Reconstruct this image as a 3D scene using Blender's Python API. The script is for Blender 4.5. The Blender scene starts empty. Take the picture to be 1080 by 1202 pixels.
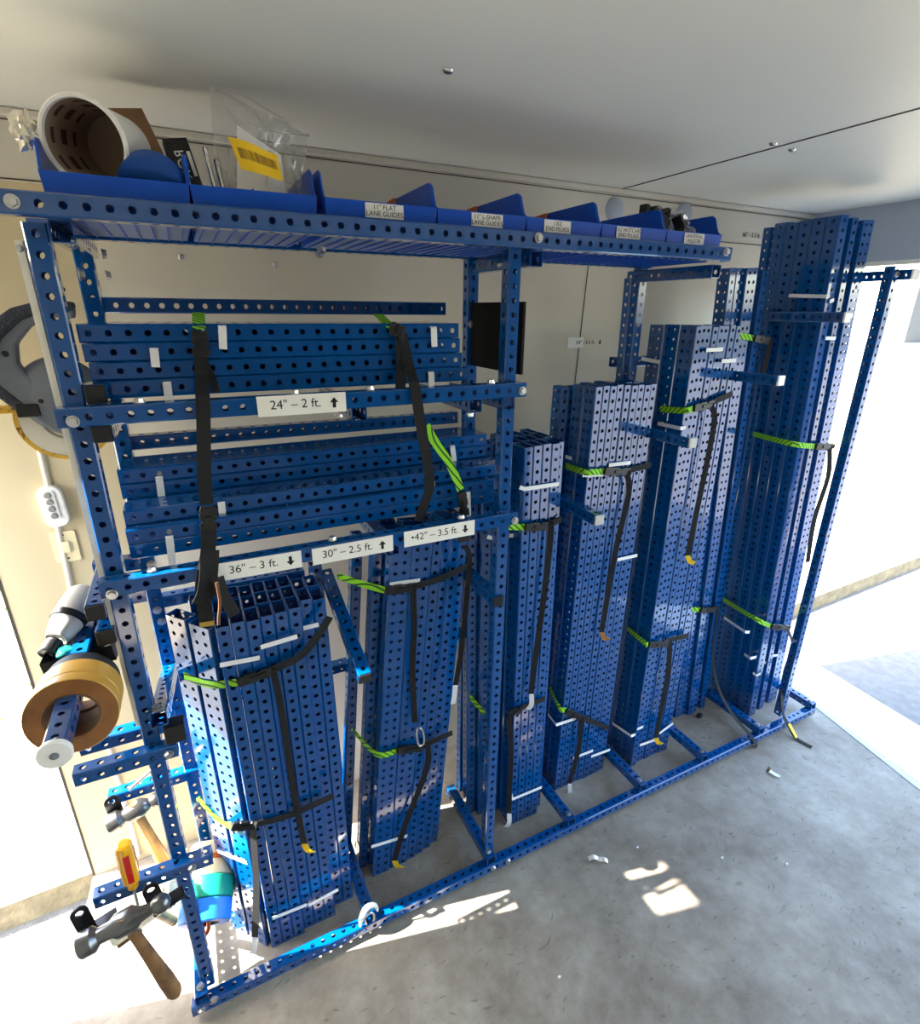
import bpy, bmesh, math, random
from mathutils import Vector, Matrix, noise
random.seed(7)
S = bpy.context.scene
COL = S.collection
PI = math.pi

# ------------------------------------------------------------------ camera
cam_d = bpy.data.cameras.new('camera'); cam = bpy.data.objects.new('camera', cam_d); COL.objects.link(cam)
YAW, PITCH, ROLL = 0.4628, 0.356, -0.0088
_fw = Vector((math.sin(YAW)*math.cos(PITCH), math.cos(YAW)*math.cos(PITCH), -math.sin(PITCH)))
_r0 = Vector((math.cos(YAW), -math.sin(YAW), 0)); _d0 = _fw.cross(_r0)
_rt = _r0*math.cos(ROLL)+_d0*math.sin(ROLL); _dn = -_r0*math.sin(ROLL)+_d0*math.cos(ROLL)
cam.matrix_world = Matrix(((_rt.x, -_dn.x, -_fw.x, 0), (_rt.y, -_dn.y, -_fw.y, 0), (_rt.z, -_dn.z, -_fw.z, 1.57), (0, 0, 0, 1)))
cam_d.sensor_fit = 'HORIZONTAL'; cam_d.sensor_width = 36.0; cam_d.lens = 634.3/1080*36.0
cam_d.clip_start = 0.02; cam_d.clip_end = 500
S.camera = cam

# ------------------------------------------------------------------ sky, sun, exposure
W = bpy.data.worlds.new('world'); S.world = W; W.use_nodes = True
_nt = W.node_tree; _bg = _nt.nodes['Background']
_sky = _nt.nodes.new('ShaderNodeTexSky'); _sky.sky_type = 'NISHITA'; _sky.sun_disc = False
_sky.sun_elevation = math.radians(47); _sky.sun_rotation = math.radians(-76); _sky.air_density = 1.2; _sky.dust_density = 2.5; _sky.ozone_density = 0.8
_nt.links.new(_sky.outputs[0], _bg.inputs[0]); _bg.inputs[1].default_value = 1.05
sun_d = bpy.data.lights.new('sun', 'SUN'); sun_d.energy = 28.0; sun_d.angle = math.radians(0.55); sun_d.color = (1.0, 0.95, 0.86)
sun = bpy.data.objects.new('sun', sun_d); COL.objects.link(sun)
SUN_DIR = Vector((1.0, -0.225, -1.05))
sun.rotation_euler = SUN_DIR.to_track_quat('-Z', 'Y').to_euler()
sun.location = (-6, 3, 8)
S.view_settings.view_transform = 'Standard'; S.view_settings.look = 'None'
S.view_settings.gamma = 1.0; S.view_settings.use_curve_mapping = False
S.view_settings.exposure = 0.9
try:
    S.cycles.max_bounces = 14; S.cycles.diffuse_bounces = 7; S.cycles.glossy_bounces = 4; S.cycles.transparent_max_bounces = 12
    S.cycles.sample_clamp_indirect = 8.0
    S.cycles.use_denoising = True
except Exception:
    pass

# ------------------------------------------------------------------ materials
def lin(h):
    c = [int(h[i:i+2], 16)/255 for i in (0, 2, 4)]
    return tuple((x/12.92 if x <= .04045 else ((x+.055)/1.055)**2.4) for x in c)+(1,)
M = {}
def mat(name, col, rough=.5, metal=0.0, spec=.5, coat=0.0, vary=0.0, vscale=8.0, bump=0.0, bscale=60.0, trans=0.0, alpha=1.0, col2=None, ramp=(.35, .65), ior=1.45):
    m = bpy.data.materials.new(name); m.use_nodes = True
    nt = m.node_tree; b = nt.nodes['Principled BSDF']
    c = lin(col) if isinstance(col, str) else col
    b.inputs['Base Color'].default_value = c
    b.inputs['Roughness'].default_value = rough; b.inputs['Metallic'].default_value = metal
    b.inputs['Specular IOR Level'].default_value = spec; b.inputs['IOR'].default_value = ior
    if coat: b.inputs['Coat Weight'].default_value = coat; b.inputs['Coat Roughness'].default_value = .06; b.inputs['Coat IOR'].default_value = 1.6
    if trans: b.inputs['Transmission Weight'].default_value = trans
    if alpha < 1: b.inputs['Alpha'].default_value = alpha
    if vary or col2:
        tc = nt.nodes.new('ShaderNodeTexCoord'); n = nt.nodes.new('ShaderNodeTexNoise')
        n.inputs['Scale'].default_value = vscale; n.inputs['Detail'].default_value = 6
        nt.links.new(tc.outputs['Object'], n.inputs['Vector'])
        r = nt.nodes.new('ShaderNodeValToRGB'); r.color_ramp.elements[0].position = ramp[0]; r.color_ramp.elements[1].position = ramp[1]
        r.color_ramp.elements[0].color = c
        r.color_ramp.elements[1].color = (lin(col2) if isinstance(col2, str) else col2) if col2 else tuple(min(1, x*(1+vary)) for x in c[:3])+(1,)
        if not col2: r.color_ramp.elements[0].color = tuple(x*(1-vary) for x in c[:3])+(1,)
        nt.links.new(n.outputs['Fac'], r.inputs[0]); nt.links.new(r.outputs[0], b.inputs['Base Color'])
    if bump:
        tc = nt.nodes.new('ShaderNodeTexCoord'); n = nt.nodes.new('ShaderNodeTexNoise'); n.inputs['Scale'].default_value = bscale; n.inputs['Detail'].default_value = 4
        nt.links.new(tc.outputs['Object'], n.inputs['Vector'])
        bp = nt.nodes.new('ShaderNodeBump'); bp.inputs['Strength'].default_value = bump; bp.inputs['Distance'].default_value = .01
        nt.links.new(n.outputs['Fac'], bp.inputs['Height']); nt.links.new(bp.outputs[0], b.inputs['Normal'])
    M[name] = m; return m
BLUE = (.0, .064, .25, 1)
mat('blue_steel', BLUE, rough=.18, spec=.15, coat=1.0, vary=.08, vscale=6, ior=1.55)
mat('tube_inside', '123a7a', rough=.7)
mat('bin_blue', (.003, .078, .50, 1), rough=.35, spec=.4)
mat('bin_blue_sheen', '7f8fb0', rough=.5)  # bin underside, floor reflection put into a paler colour
mat('wall_white', 'd4ccb9', rough=.45, spec=.35, vary=.03, vscale=2.2, bump=.03, bscale=5)
mat('ceiling_white', 'dcdcd4', rough=.5, spec=.3, vary=.025, vscale=1.6)
mat('wall_cream_dimmed', 'c6b793', rough=.5, vary=.03, vscale=3)  # creamier wall tone, darkened to offset strong light bounced off the floor
mat('wall_far', '2e3136', rough=.7)
mat('trim_white', 'd0cbbd', rough=.4)
mat('header_grey', 'a9b2bf', rough=.5)
mat('seam_dark', '3c372f', rough=.8)
mat('white_strip', 'eae6da', rough=.4)
mat('zinc', 'c9c9c6', rough=.28, metal=1.0)
mat('chrome', 'd8d8d8', rough=.12, metal=1.0)
mat('dark_metal', '26262a', rough=.35, metal=.6)
mat('black_plastic', '101113', rough=.4)
mat('black_panel', '050506', rough=.6, spec=.2)
mat('black_web', '17181a', rough=.8, bump=.5, bscale=900)
mat('paper', 'e9e9e8', rough=.6)
mat('label_white', 'eceae2', rough=.5)
mat('ink', '111111', rough=.7)
mat('white_plastic', 'ecebe6', rough=.35)
mat('ivory', 'e3d5ab', rough=.4)
mat('lens_grey', '8c8c88', rough=.3)
mat('yellow_tag', 'f2c615', rough=.55)
mat('brown_tag', 'a9793a', rough=.7)
mat('card_brown', '6d4a33', rough=.85, vary=.12, vscale=14)
mat('kraft', '8d6a4d', rough=.85)
mat('tape_tan', 'c99a3f', rough=.3, vary=.06, vscale=10)
mat('tape_side', '8a5726', rough=.45, vary=.15, vscale=30)
mat('tape_cream', 'e8d9b0', rough=.5)
mat('tape_green', '0f9a7c', rough=.4)
mat('tape_blue', '1f7fe0', rough=.45)
mat('tape_dark', '2b3038', rough=.5)
mat('masking_blue', '0b4a9c', rough=.6)
mat('copper', 'c0623a', rough=.35, metal=.7)
mat('wood', '8a6238', rough=.55, col2='5d3f22', vscale=18, ramp=(.4, .62))
mat('wood_light', 'c08a44', rough=.4, col2='8a5726', vscale=16, ramp=(.4, .62))
mat('steel_forged', '6e6e6e', rough=.3, metal=.9)
mat('mallet_white', 'ddd5bd', rough=.5)
mat('amber', 'e8a60c', rough=.2, coat=.4)
mat('teal', '1f7f78', rough=.25)
mat('tape_print', 'd9a93a', rough=.5, col2='8a5a10', vscale=70, ramp=(.58, .62))
mat('red', 'c3140f', rough=.25, coat=.3)
mat('reel_grey', '6f757c', rough=.55)
mat('reel_dark', '30343c', rough=.6, bump=.4, bscale=200)
mat('reel_white', 'd8d2bd', rough=.5)
mat('tool_grey', 'b8b8b2', rough=.4)
mat('foil', 'd9d4c8', rough=.25, metal=.8)
mat('brass_end', 'a78a3c', rough=.5)
mat('ramp_alu', 'd9dbdc', rough=.38, metal=.55)
mat('sill_alu', 'a3a3a0', rough=.4, metal=.7)
mat('orange_plastic', 'c8661c', rough=.5)
mat('rod', 'c7c4bb', rough=.25, metal=1.0)

def green_web():
    m = mat('green_web', '7bbf1a', rough=.7); nt = m.node_tree; b = nt.nodes['Principled BSDF']
    tc = nt.nodes.new('ShaderNodeTexCoord'); w = nt.nodes.new('ShaderNodeTexWave'); w.wave_type = 'BANDS'; w.bands_direction = 'DIAGONAL'
    w.inputs['Scale'].default_value = 38; w.inputs['Distortion'].default_value = .6
    nt.links.new(tc.outputs['Object'], w.inputs['Vector'])
    r = nt.nodes.new('ShaderNodeValToRGB'); r.color_ramp.elements[0].position = .12; r.color_ramp.elements[0].color = lin('24400a'); r.color_ramp.elements[1].position = .3; r.color_ramp.elements[1].color = lin('86cf1c')
    nt.links.new(w.outputs['Fac'], r.inputs[0]); nt.links.new(r.outputs[0], b.inputs['Base Color'])
green_web()
def floor_mat():
    m = mat('floor_grey', '77736c', rough=.5, spec=.35); nt = m.node_tree; b = nt.nodes['Principled BSDF']
    tc = nt.nodes.new('ShaderNodeTexCoord')
    n1 = nt.nodes.new('ShaderNodeTexNoise'); n1.inputs['Scale'].default_value = 5; n1.inputs['Detail'].default_value = 10; n1.inputs['Roughness'].default_value = .68
    n2 = nt.nodes.new('ShaderNodeTexNoise'); n2.inputs['Scale'].default_value = 38; n2.inputs['Detail'].default_value = 5
    mp = nt.nodes.new('ShaderNodeMapping'); mp.inputs['Scale'].default_value = (24, 80, 1); mp.inputs['Rotation'].default_value = (0, 0, .7)
    v = nt.nodes.new('ShaderNodeTexVoronoi'); v.inputs['Scale'].default_value = 1.0
    nt.links.new(tc.outputs['Object'], n1.inputs['Vector']); nt.links.new(tc.outputs['Object'], n2.inputs['Vector'])
    wn = nt.nodes.new('ShaderNodeTexNoise'); wn.inputs['Scale'].default_value = 3.5; wn.inputs['Detail'].default_value = 3
    va = nt.nodes.new('ShaderNodeVectorMath'); va.operation = 'MULTIPLY_ADD'; va.inputs[1].default_value = (.28, .28, 0)
    nt.links.new(tc.outputs['Object'], wn.inputs['Vector']); nt.links.new(wn.outputs['Color'], va.inputs[0]); nt.links.new(tc.outputs['Object'], va.inputs[2])
    nt.links.new(va.outputs[0], mp.inputs['Vector']); nt.links.new(mp.outputs[0], v.inputs['Vector'])
    r1 = nt.nodes.new('ShaderNodeValToRGB'); r1.color_ramp.elements[0].position = .3; r1.color_ramp.elements[0].color = lin('7b7062'); r1.color_ramp.elements[1].position = .7; r1.color_ramp.elements[1].color = lin('aba496')
    nt.links.new(n1.outputs['Fac'], r1.inputs[0])
    r3 = nt.nodes.new('ShaderNodeValToRGB'); r3.color_ramp.elements[0].position = .10; r3.color_ramp.elements[0].color = (.68, .67, .66, 1); r3.color_ramp.elements[1].position = .26; r3.color_ramp.elements[1].color = (1, 1, 1, 1)
    nt.links.new(v.outputs['Distance'], r3.inputs[0])
    gate = nt.nodes.new('ShaderNodeMath'); gate.operation = 'GREATER_THAN'; gate.inputs[1].default_value = .55
    sep = nt.nodes.new('ShaderNodeSeparateColor'); nt.links.new(v.outputs['Color'], sep.inputs[0]); nt.links.new(sep.outputs[0], gate.inputs[0])
    mx = nt.nodes.new('ShaderNodeMix'); mx.data_type = 'RGBA'; mx.blend_type = 'MULTIPLY'
    nt.links.new(gate.outputs[0], mx.inputs[0]); nt.links.new(r1.outputs[0], mx.inputs[6]); nt.links.new(r3.outputs[0], mx.inputs[7])
    r2 = nt.nodes.new('ShaderNodeValToRGB'); r2.color_ramp.elements[0].position = .4; r2.color_ramp.elements[0].color = (.93, .93, .92, 1); r2.color_ramp.elements[1].position = .6; r2.color_ramp.elements[1].color = (1.02, 1.02, 1.02, 1)
    nt.links.new(n2.outputs['Fac'], r2.inputs[0])
    mx2 = nt.nodes.new('ShaderNodeMix'); mx2.data_type = 'RGBA'; mx2.blend_type = 'MULTIPLY'; mx2.inputs[0].default_value = 1
    nt.links.new(mx.outputs[2], mx2.inputs[6]); nt.links.new(r2.outputs[0], mx2.inputs[7])
    nt.links.new(mx2.outputs[2], b.inputs['Base Color'])
    bp = nt.nodes.new('ShaderNodeBump'); bp.inputs['Strength'].default_value = .25; bp.inputs['Distance'].default_value = .004
    nt.links.new(n2.outputs['Fac'], bp.inputs['Height']); nt.links.new(bp.outputs[0], b.inputs['Normal'])
floor_mat()
mat('concrete', 'bdb6a6', rough=.9, vary=.14, vscale=9, bump=.5, bscale=60)
mat('curb_tan', '85775c', rough=.95, vary=.2, vscale=16, bump=.6, bscale=50)
mat('asphalt', '6c6b68', rough=.9, vary=.12, vscale=22, bump=.5, bscale=120)
mat('sand', 'b0a480', rough=.95, vary=.15, vscale=14, bump=.6, bscale=40)
mat('grass', '6f8f2c', rough=.8, vary=.3, vscale=20)
mat('building_grey', '3c4149', rough=.7)
mat('pole', '8a8378', rough=.7)
def diamond():
    m = M['ramp_alu']; nt = m.node_tree; b = nt.nodes['Principled BSDF']
    tc = nt.nodes.new('ShaderNodeTexCoord'); hs = []
    for k, rot in enumerate((.7854, -.7854)):
        mp = nt.nodes.new('ShaderNodeMapping'); mp.inputs['Rotation'].default_value = (0, 0, rot); mp.inputs['Scale'].default_value = (26, 70, 1); mp.inputs['Location'].default_value = (.5*k, .5*k, 0)
        v = nt.nodes.new('ShaderNodeTexVoronoi'); v.inputs['Scale'].default_value = 1; v.inputs['Randomness'].default_value = .1
        r = nt.nodes.new('ShaderNodeMath'); r.operation = 'LESS_THAN'; r.inputs[1].default_value = .26
        nt.links.new(tc.outputs['Object'], mp.inputs[0]); nt.links.new(mp.outputs[0], v.inputs['Vector']); nt.links.new(v.outputs['Distance'], r.inputs[0]); hs.append(r)
    a = nt.nodes.new('ShaderNodeMath'); a.operation = 'MAXIMUM'; nt.links.new(hs[0].outputs[0], a.inputs[0]); nt.links.new(hs[1].outputs[0], a.inputs[1])
    bp = nt.nodes.new('ShaderNodeBump'); bp.inputs['Strength'].default_value = .6; bp.inputs['Distance'].default_value = .004
    nt.links.new(a.outputs[0], bp.inputs['Height']); nt.links.new(bp.outputs[0], b.inputs['Normal'])
diamond()
def clear_bag():
    m = bpy.data.materials.new('clear_bag'); m.use_nodes = True; nt = m.node_tree
    out = nt.nodes['Material Output']; nt.nodes.remove(nt.nodes['Principled BSDF'])
    t = nt.nodes.new('ShaderNodeBsdfTransparent'); t.inputs[0].default_value = (.93, .93, .92, 1)
    g = nt.nodes.new('ShaderNodeBsdfGlossy'); g.inputs['Roughness'].default_value = .12
    d = nt.nodes.new('ShaderNodeBsdfDiffuse'); d.inputs[0].default_value = (.8, .8, .78, 1)
    lw = nt.nodes.new('ShaderNodeLayerWeight'); lw.inputs['Blend'].default_value = .35
    m1 = nt.nodes.new('ShaderNodeMixShader'); m2 = nt.nodes.new('ShaderNodeMixShader'); m2.inputs[0].default_value = .08
    nt.links.new(lw.outputs['Facing'], m1.inputs[0]); nt.links.new(t.outputs[0], m1.inputs[1]); nt.links.new(g.outputs[0], m1.inputs[2])
    nt.links.new(m1.outputs[0], m2.inputs[1]); nt.links.new(d.outputs[0], m2.inputs[2]); nt.links.new(m2.outputs[0], out.inputs[0])
    M['clear_bag'] = m
clear_bag()
def printed_tub():
    m = mat('tub_inside', '6d4f3f', rough=.8); nt = m.node_tree; b = nt.nodes['Principled BSDF']
    tc = nt.nodes.new('ShaderNodeTexCoord'); sp = nt.nodes.new('ShaderNodeSeparateXYZ'); nt.links.new(tc.outputs['Object'], sp.inputs[0])
    def math_(op, a, bb):
        n = nt.nodes.new('ShaderNodeMath'); n.operation = op
        for i, x in enumerate((a, bb)):
            if x is None: continue
            if isinstance(x, (int, float)): n.inputs[i].default_value = x
            else: nt.links.new(x, n.inputs[i])
        return n.outputs[0]
    ang = math_('ARCTAN2', sp.outputs[1], sp.outputs[0])
    s1 = math_('SINE', math_('MULTIPLY', ang, 9.0), None); s2 = math_('SINE', math_('MULTIPLY', sp.outputs[2], 190.0), None)
    msk = math_('MULTIPLY', math_('GREATER_THAN', s1, -.2), math_('GREATER_THAN', s2, .1))
    inner = math_('LESS_THAN', math_('ABSOLUTE', math_('SUBTRACT', sp.outputs[2], .075), None), .034)
    msk = math_('MULTIPLY', msk, inner)
    mx = nt.nodes.new('ShaderNodeMix'); mx.data_type = 'RGBA'; mx.inputs[6].default_value = lin('94806c'); mx.inputs[7].default_value = lin('4a3025')
    nt.links.new(msk, mx.inputs[0]); nt.links.new(mx.outputs[2], b.inputs['Base Color'])
printed_tub()

# ------------------------------------------------------------------ helpers
def link(name, me, m=None, parent=None, loc=None, matrix=None):
    o = bpy.data.objects.new(name, me); COL.objects.link(o)
    if m and me is not None and not me.materials: me.materials.append(M[m])
    if parent: o.parent = parent
    if matrix is not None: o.matrix_local = matrix
    elif loc is not None: o.location = loc
    return o
def mesh(name, v, f, m=None, parent=None, loc=None, matrix=None, smooth=False):
    me = bpy.data.meshes.new(name); me.from_pydata([tuple(x) for x in v], [], f); me.update()
    if smooth:
        for p in me.polygons: p.use_smooth = True
    return link(name, me, m, parent, loc, matrix)
def tag(o, label, cat, group=None, kind=None):
    o['label'] = label; o['category'] = cat
    if group: o['group'] = group
    if kind: o['kind'] = kind
    return o
def struct(o): o['kind'] = 'structure'; return o
def empty(name, loc, label, cat, group=None, matrix=None):
    o = bpy.data.objects.new(name, None); COL.objects.link(o); o.empty_display_size = .05
    if matrix is not None: o.matrix_world = matrix
    else: o.location = loc
    return tag(o, label, cat, group)
def basis(o, x, y, z):
    x, y, z = Vector(x).normalized(), Vector(y).normalized(), Vector(z).normalized()
    return Matrix(((x.x, y.x, z.x, o[0]), (x.y, y.y, z.y, o[1]), (x.z, y.z, z.z, o[2]), (0, 0, 0, 1)))
def axis_basis(o, z, up=(0, 0, 1)):
    z = Vector(z).normalized(); up = Vector(up)
    if abs(z.dot(up)) > .98: up = Vector((0, 1, 0))
    x = up.cross(z).normalized(); y = z.cross(x)
    return basis(o, x, y, z)
def box_mesh(x0, x1, y0, y1, z0, z1, bev=0.0, name='m'):
    bm = bmesh.new(); bmesh.ops.create_cube(bm, size=1)
    for v in bm.verts: v.co = Vector(((x0+x1)/2+v.co.x*(x1-x0), (y0+y1)/2+v.co.y*(y1-y0), (z0+z1)/2+v.co.z*(z1-z0)))
    if bev: bmesh.ops.bevel(bm, geom=bm.edges[:], offset=bev, segments=2, affect='EDGES', profile=.6)
    me = bpy.data.meshes.new(name); bm.to_mesh(me); bm.free(); return me
def box(name, x0, x1, y0, y1, z0, z1, m, parent=None, bev=0.0, matrix=None):
    return link(name, box_mesh(x0, x1, y0, y1, z0, z1, bev, name), m, parent, matrix=matrix)
def lathe(name, prof, m, parent=None, n=40, matrix=None, closed=False, smooth=True, loc=None):
    v, f = [], []; k = len(prof)
    for i in range(n):
        a = 2*PI*i/n
        for r, z in prof: v.append((r*math.cos(a), r*math.sin(a), z))
    for i in range(n):
        j = (i+1) % n
        for q in range(k if closed else k-1):
            p = (q+1) % k
            f.append((i*k+q, j*k+q, j*k+p, i*k+p))
    bm = bmesh.new(); vs = [bm.verts.new(x) for x in v]
    for q in f: bm.faces.new([vs[i] for i in q])
    bmesh.ops.remove_doubles(bm, verts=bm.verts, dist=1e-6)
    bmesh.ops.recalc_face_normals(bm, faces=bm.faces)
    me = bpy.data.meshes.new(name); bm.to_mesh(me); bm.free()
    if smooth:
        for p in me.polygons: p.use_smooth = True
        try: me.set_sharp_from_angle(angle=math.radians(40))
        except Exception: pass
    return link(name, me, m, parent, loc, matrix)
def spline(pts, n=6):
    P = [Vector(p) for p in pts]
    if len(P) < 3: return [P[0].lerp(P[-1], i/n) for i in range(n+1)]
    out = []
    for i in range(len(P)-1):
        a, b, c, d = P[max(i-1, 0)], P[i], P[i+1], P[min(i+2, len(P)-1)]
        for k in range(n):
            t = k/n
            out.append(.5*((2*b)+(c-a)*t+(2*a-5*b+4*c-d)*t*t+(3*b-a-3*c+d)*t*t*t))
    out.append(P[-1]); return out
def tube_along(name, pts, r, m, parent=None, n=10, sm=6, radii=None):
    P = spline(pts, sm); v, f = [], []
    for i, p in enumerate(P):
        t = (P[min(i+1, len(P)-1)]-P[max(i-1, 0)]).normalized()
        u = Vector((0, 0, 1)) if abs(t.z) < .9 else Vector((0, 1, 0))
        a = t.cross(u).normalized(); b = t.cross(a)
        if radii:
            q = i/(len(P)-1)*(len(radii)-1); k = min(int(q), len(radii)-2); rr = radii[k]*(1-(q-k))+radii[k+1]*(q-k)
        else: rr = r
        for k in range(n):
            g = 2*PI*k/n; v.append(p+a*(rr*math.cos(g))+b*(rr*math.sin(g)))
    for i in range(len(P)-1):
        for k in range(n):
            f.append((i*n+k, i*n+(k+1) % n, (i+1)*n+(k+1) % n, (i+1)*n+k))
    f.append(tuple(range(n))); f.append(tuple((len(P)-1)*n+k for k in reversed(range(n))))
    return mesh(name, v, f, m, parent, smooth=True)
def ribbon(name, pts, width, m, parent=None, wdir=(0, 0, 1), th=.0016, sm=6, raw=False):
    """A strip of webbing or paper that follows pts; wdir is the direction across it."""
    P = [Vector(p) for p in pts] if raw else spline(pts, sm)
    w = Vector(wdir); v, f = [], []
    for i, p in enumerate(P):
        t = (P[min(i+1, len(P)-1)]-P[max(i-1, 0)]).normalized()
        a = w-t*w.dot(t)
        a = a.normalized() if a.length > 1e-4 else Vector((0, 0, 1))
        nrm = t.cross(a).normalized()
        for s, q in ((-.5, -.5), (.5, -.5), (.5, .5), (-.5, .5)):
            v.append(p+a*(s*width)+nrm*(q*th))
    for i in range(len(P)-1):
        for k in range(4):
            f.append((i*4+k, i*4+(k+1) % 4, (i+1)*4+(k+1) % 4, (i+1)*4+k))
    f.append((3, 2, 1, 0)); e = (len(P)-1)*4; f.append((e, e+1, e+2, e+3))
    return mesh(name, v, f, m, parent)
def poly_prism(name, outline, th, m, parent=None, matrix=None, bev=0.0):
    """outline in local XY, thickness along local Z (0..th)."""
    bm = bmesh.new(); a = [bm.verts.new((x, y, 0)) for x, y in outline]
    fc = bm.faces.new(a); r = bmesh.ops.extrude_face_region(bm, geom=[fc])
    for q in r['geom']:
        if isinstance(q, bmesh.types.BMVert): q.co.z = th
    bmesh.ops.recalc_face_normals(bm, faces=bm.faces)
    if bev: bmesh.ops.bevel(bm, geom=bm.edges[:], offset=bev, segments=2, affect='EDGES', profile=.6)
    me = bpy.data.meshes.new(name); bm.to_mesh(me); bm.free()
    return link(name, me, m, parent, matrix=matrix)
def text(name, body, size, m, parent, matrix, align='CENTER'):
    c = bpy.data.curves.new(name, 'FONT'); c.body = body; c.size = size; c.align_x = align; c.align_y = 'CENTER'; c.extrude = .00015; c.space_line = .9
    o = bpy.data.objects.new(name, c); COL.objects.link(o)
    bpy.context.view_layer.update()
    me = bpy.data.meshes.new_from_object(o.evaluated_get(bpy.context.evaluated_depsgraph_get()))
    bpy.data.objects.remove(o); bpy.data.curves.remove(c)
    me.name = name; me.materials.clear(); me.materials.append(M[m])
    return link(name, me, None, parent, matrix=matrix)

PITCH_H = .0267
_tubes = {}
def holed_mesh(L, w, d, r=.0052, pitch=PITCH_H, cham=.0022, th=.0016, key=None):
    """Rectangular steel tube along +Z, x 0..w, y 0..d, punched with round holes on all four faces, open at both ends."""
    k = (round(L, 4), round(w, 4), round(d, 4), r)
    if k in _tubes: return _tubes[k]
    n = max(1, int(round(L/pitch-.0))); p = L/n
    V, F, ix, dark = [], [], {}, set()
    def vi(x, y, z):
        q = (round(x*1e5), round(y*1e5), round(z*1e5))
        if q not in ix: ix[q] = len(V); V.append((x, y, z))
        return ix[q]
    corners = [((cham, 0), (w-cham, 0), (0, 1)), ((w, cham), (w, d-cham), (-1, 0)), ((w-cham, d), (cham, d), (0, -1)), ((0, d-cham), (0, cham), (1, 0))]
    for (ax, ay), (bx, by), (nx, ny) in corners:
        Ls = math.hypot(bx-ax, by-ay); ux, uy = (bx-ax)/Ls, (by-ay)/Ls
        cols = max(1, int(round((Ls+2*cham)/.029))); cw = Ls/cols
        P = lambda s, z, dep=0: vi(ax+ux*s+nx*dep, ay+uy*s+ny*dep, z)
        for c in range(cols):
            s0, s1, sm = c*cw, (c+1)*cw, (c+.5)*cw
            if cols == 2: sm += (.0012 if c == 0 else -.0012)
            for i in range(n):
                z0, z1, zm = i*p, (i+1)*p, (i+.5)*p
                smid = (s0+s1)/2
                outer = [P(s1, zm), P(s1, z1), P(smid, z1), P(s0, z1), P(s0, zm), P(s0, z0), P(smid, z0), P(s1, z0)]
                hole = [P(sm+r*math.cos(q*PI/4), zm+r*math.sin(q*PI/4)) for q in range(8)]
                inn = [P(sm+r*math.cos(q*PI/4), zm+r*math.sin(q*PI/4), th) for q in range(8)]
                iw = [P(s1, zm, th), P(s1, z1, th), P(smid, z1, th), P(s0, z1, th), P(s0, zm, th), P(s0, z0, th), P(smid, z0, th), P(s1, z0, th)]
                for q in range(8):
                    e = (q+1) % 8
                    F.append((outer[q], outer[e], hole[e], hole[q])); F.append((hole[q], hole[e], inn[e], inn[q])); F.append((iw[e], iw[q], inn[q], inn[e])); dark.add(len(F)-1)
    # chamfered corners
    cs = [((w-cham, 0), (w, cham)), ((w, d-cham), (w-cham, d)), ((cham, d), (0, d-cham)), ((0, cham), (cham, 0))]
    for (ax, ay), (bx, by) in cs:
        for i in range(n):
            for z0, z1 in ((i*p, (i+.5)*p), ((i+.5)*p, (i+1)*p)):
                F.append((vi(ax, ay, z0), vi(bx, by, z0), vi(bx, by, z1), vi(ax, ay, z1)))
    # rolled lips at the two open ends
    out = [(cham, 0), (w-cham, 0), (w, cham), (w, d-cham), (w-cham, d), (cham, d), (0, d-cham), (0, cham)]
    t = .0018
    inn = [(min(max(x, t), w-t), min(max(y, t), d-t)) for x, y in out]
    for z, dz in ((0, .006), (L, -.006)):
        for q in range(8):
            e = (q+1) % 8
            a, b = vi(out[q][0], out[q][1], z), vi(out[e][0], out[e][1], z)
            c_, d_ = vi(inn[q][0], inn[q][1], z), vi(inn[e][0], inn[e][1], z)
            g, h = vi(inn[q][0], inn[q][1], z+dz), vi(inn[e][0], inn[e][1], z+dz)
            F.append((a, b, d_, c_)); F.append((c_, d_, h, g))
    G = [(tuple(dict.fromkeys(f)), 1 if i in dark else 0) for i, f in enumerate(F)]; G = [g for g in G if len(g[0]) > 2]
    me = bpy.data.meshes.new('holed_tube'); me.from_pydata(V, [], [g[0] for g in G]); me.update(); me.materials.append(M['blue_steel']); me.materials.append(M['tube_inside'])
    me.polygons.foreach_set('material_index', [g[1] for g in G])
    _tubes[k] = me; return me
def beam(name, p0, p1, parent, w=.029, d=.029, side=None, m=None, r=.0055):
    """A holed tube centred on the line p0-p1. w runs along `side`."""
    p0, p1 = Vector(p0), Vector(p1); z = (p1-p0); L = z.length; z.normalize()
    x = Vector(side) if side else (Vector((1, 0, 0)) if abs(z.x) < .7 else Vector((0, 1, 0)))
    x = (x-z*x.dot(z)).normalized(); y = z.cross(x)
    o = p0-x*(w/2)-y*(d/2)
    ob = link(name, holed_mesh(L, w, d, r), None, parent, matrix=basis(o, x, y, z))
    return ob
def hex_mesh():
    v, f = [], []
    rings = [(.0098, 0, 24), (.0098, .0016, 24)]
    bm = bmesh.new()
    bmesh.ops.create_cone(bm, cap_ends=True, segments=6, radius1=.0088, radius2=.0076, depth=.0066, matrix=Matrix.Translation((0, 0, .0049)))
    bmesh.ops.create_cone(bm, cap_ends=True, segments=20, radius1=.0108, radius2=.0108, depth=.0018, matrix=Matrix.Translation((0, 0, .0009)))
    me = bpy.data.meshes.new('bolt'); bm.to_mesh(me); bm.free(); me.materials.append(M['zinc']); return me
BOLT = hex_mesh()
def bolt(parent, p, direction=(0, -1, 0), name='bolt', s=.82):
    m = axis_basis(p, direction)@Matrix.Scale(s, 4)
    return link(name, BOLT, None, parent, matrix=m)

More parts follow.
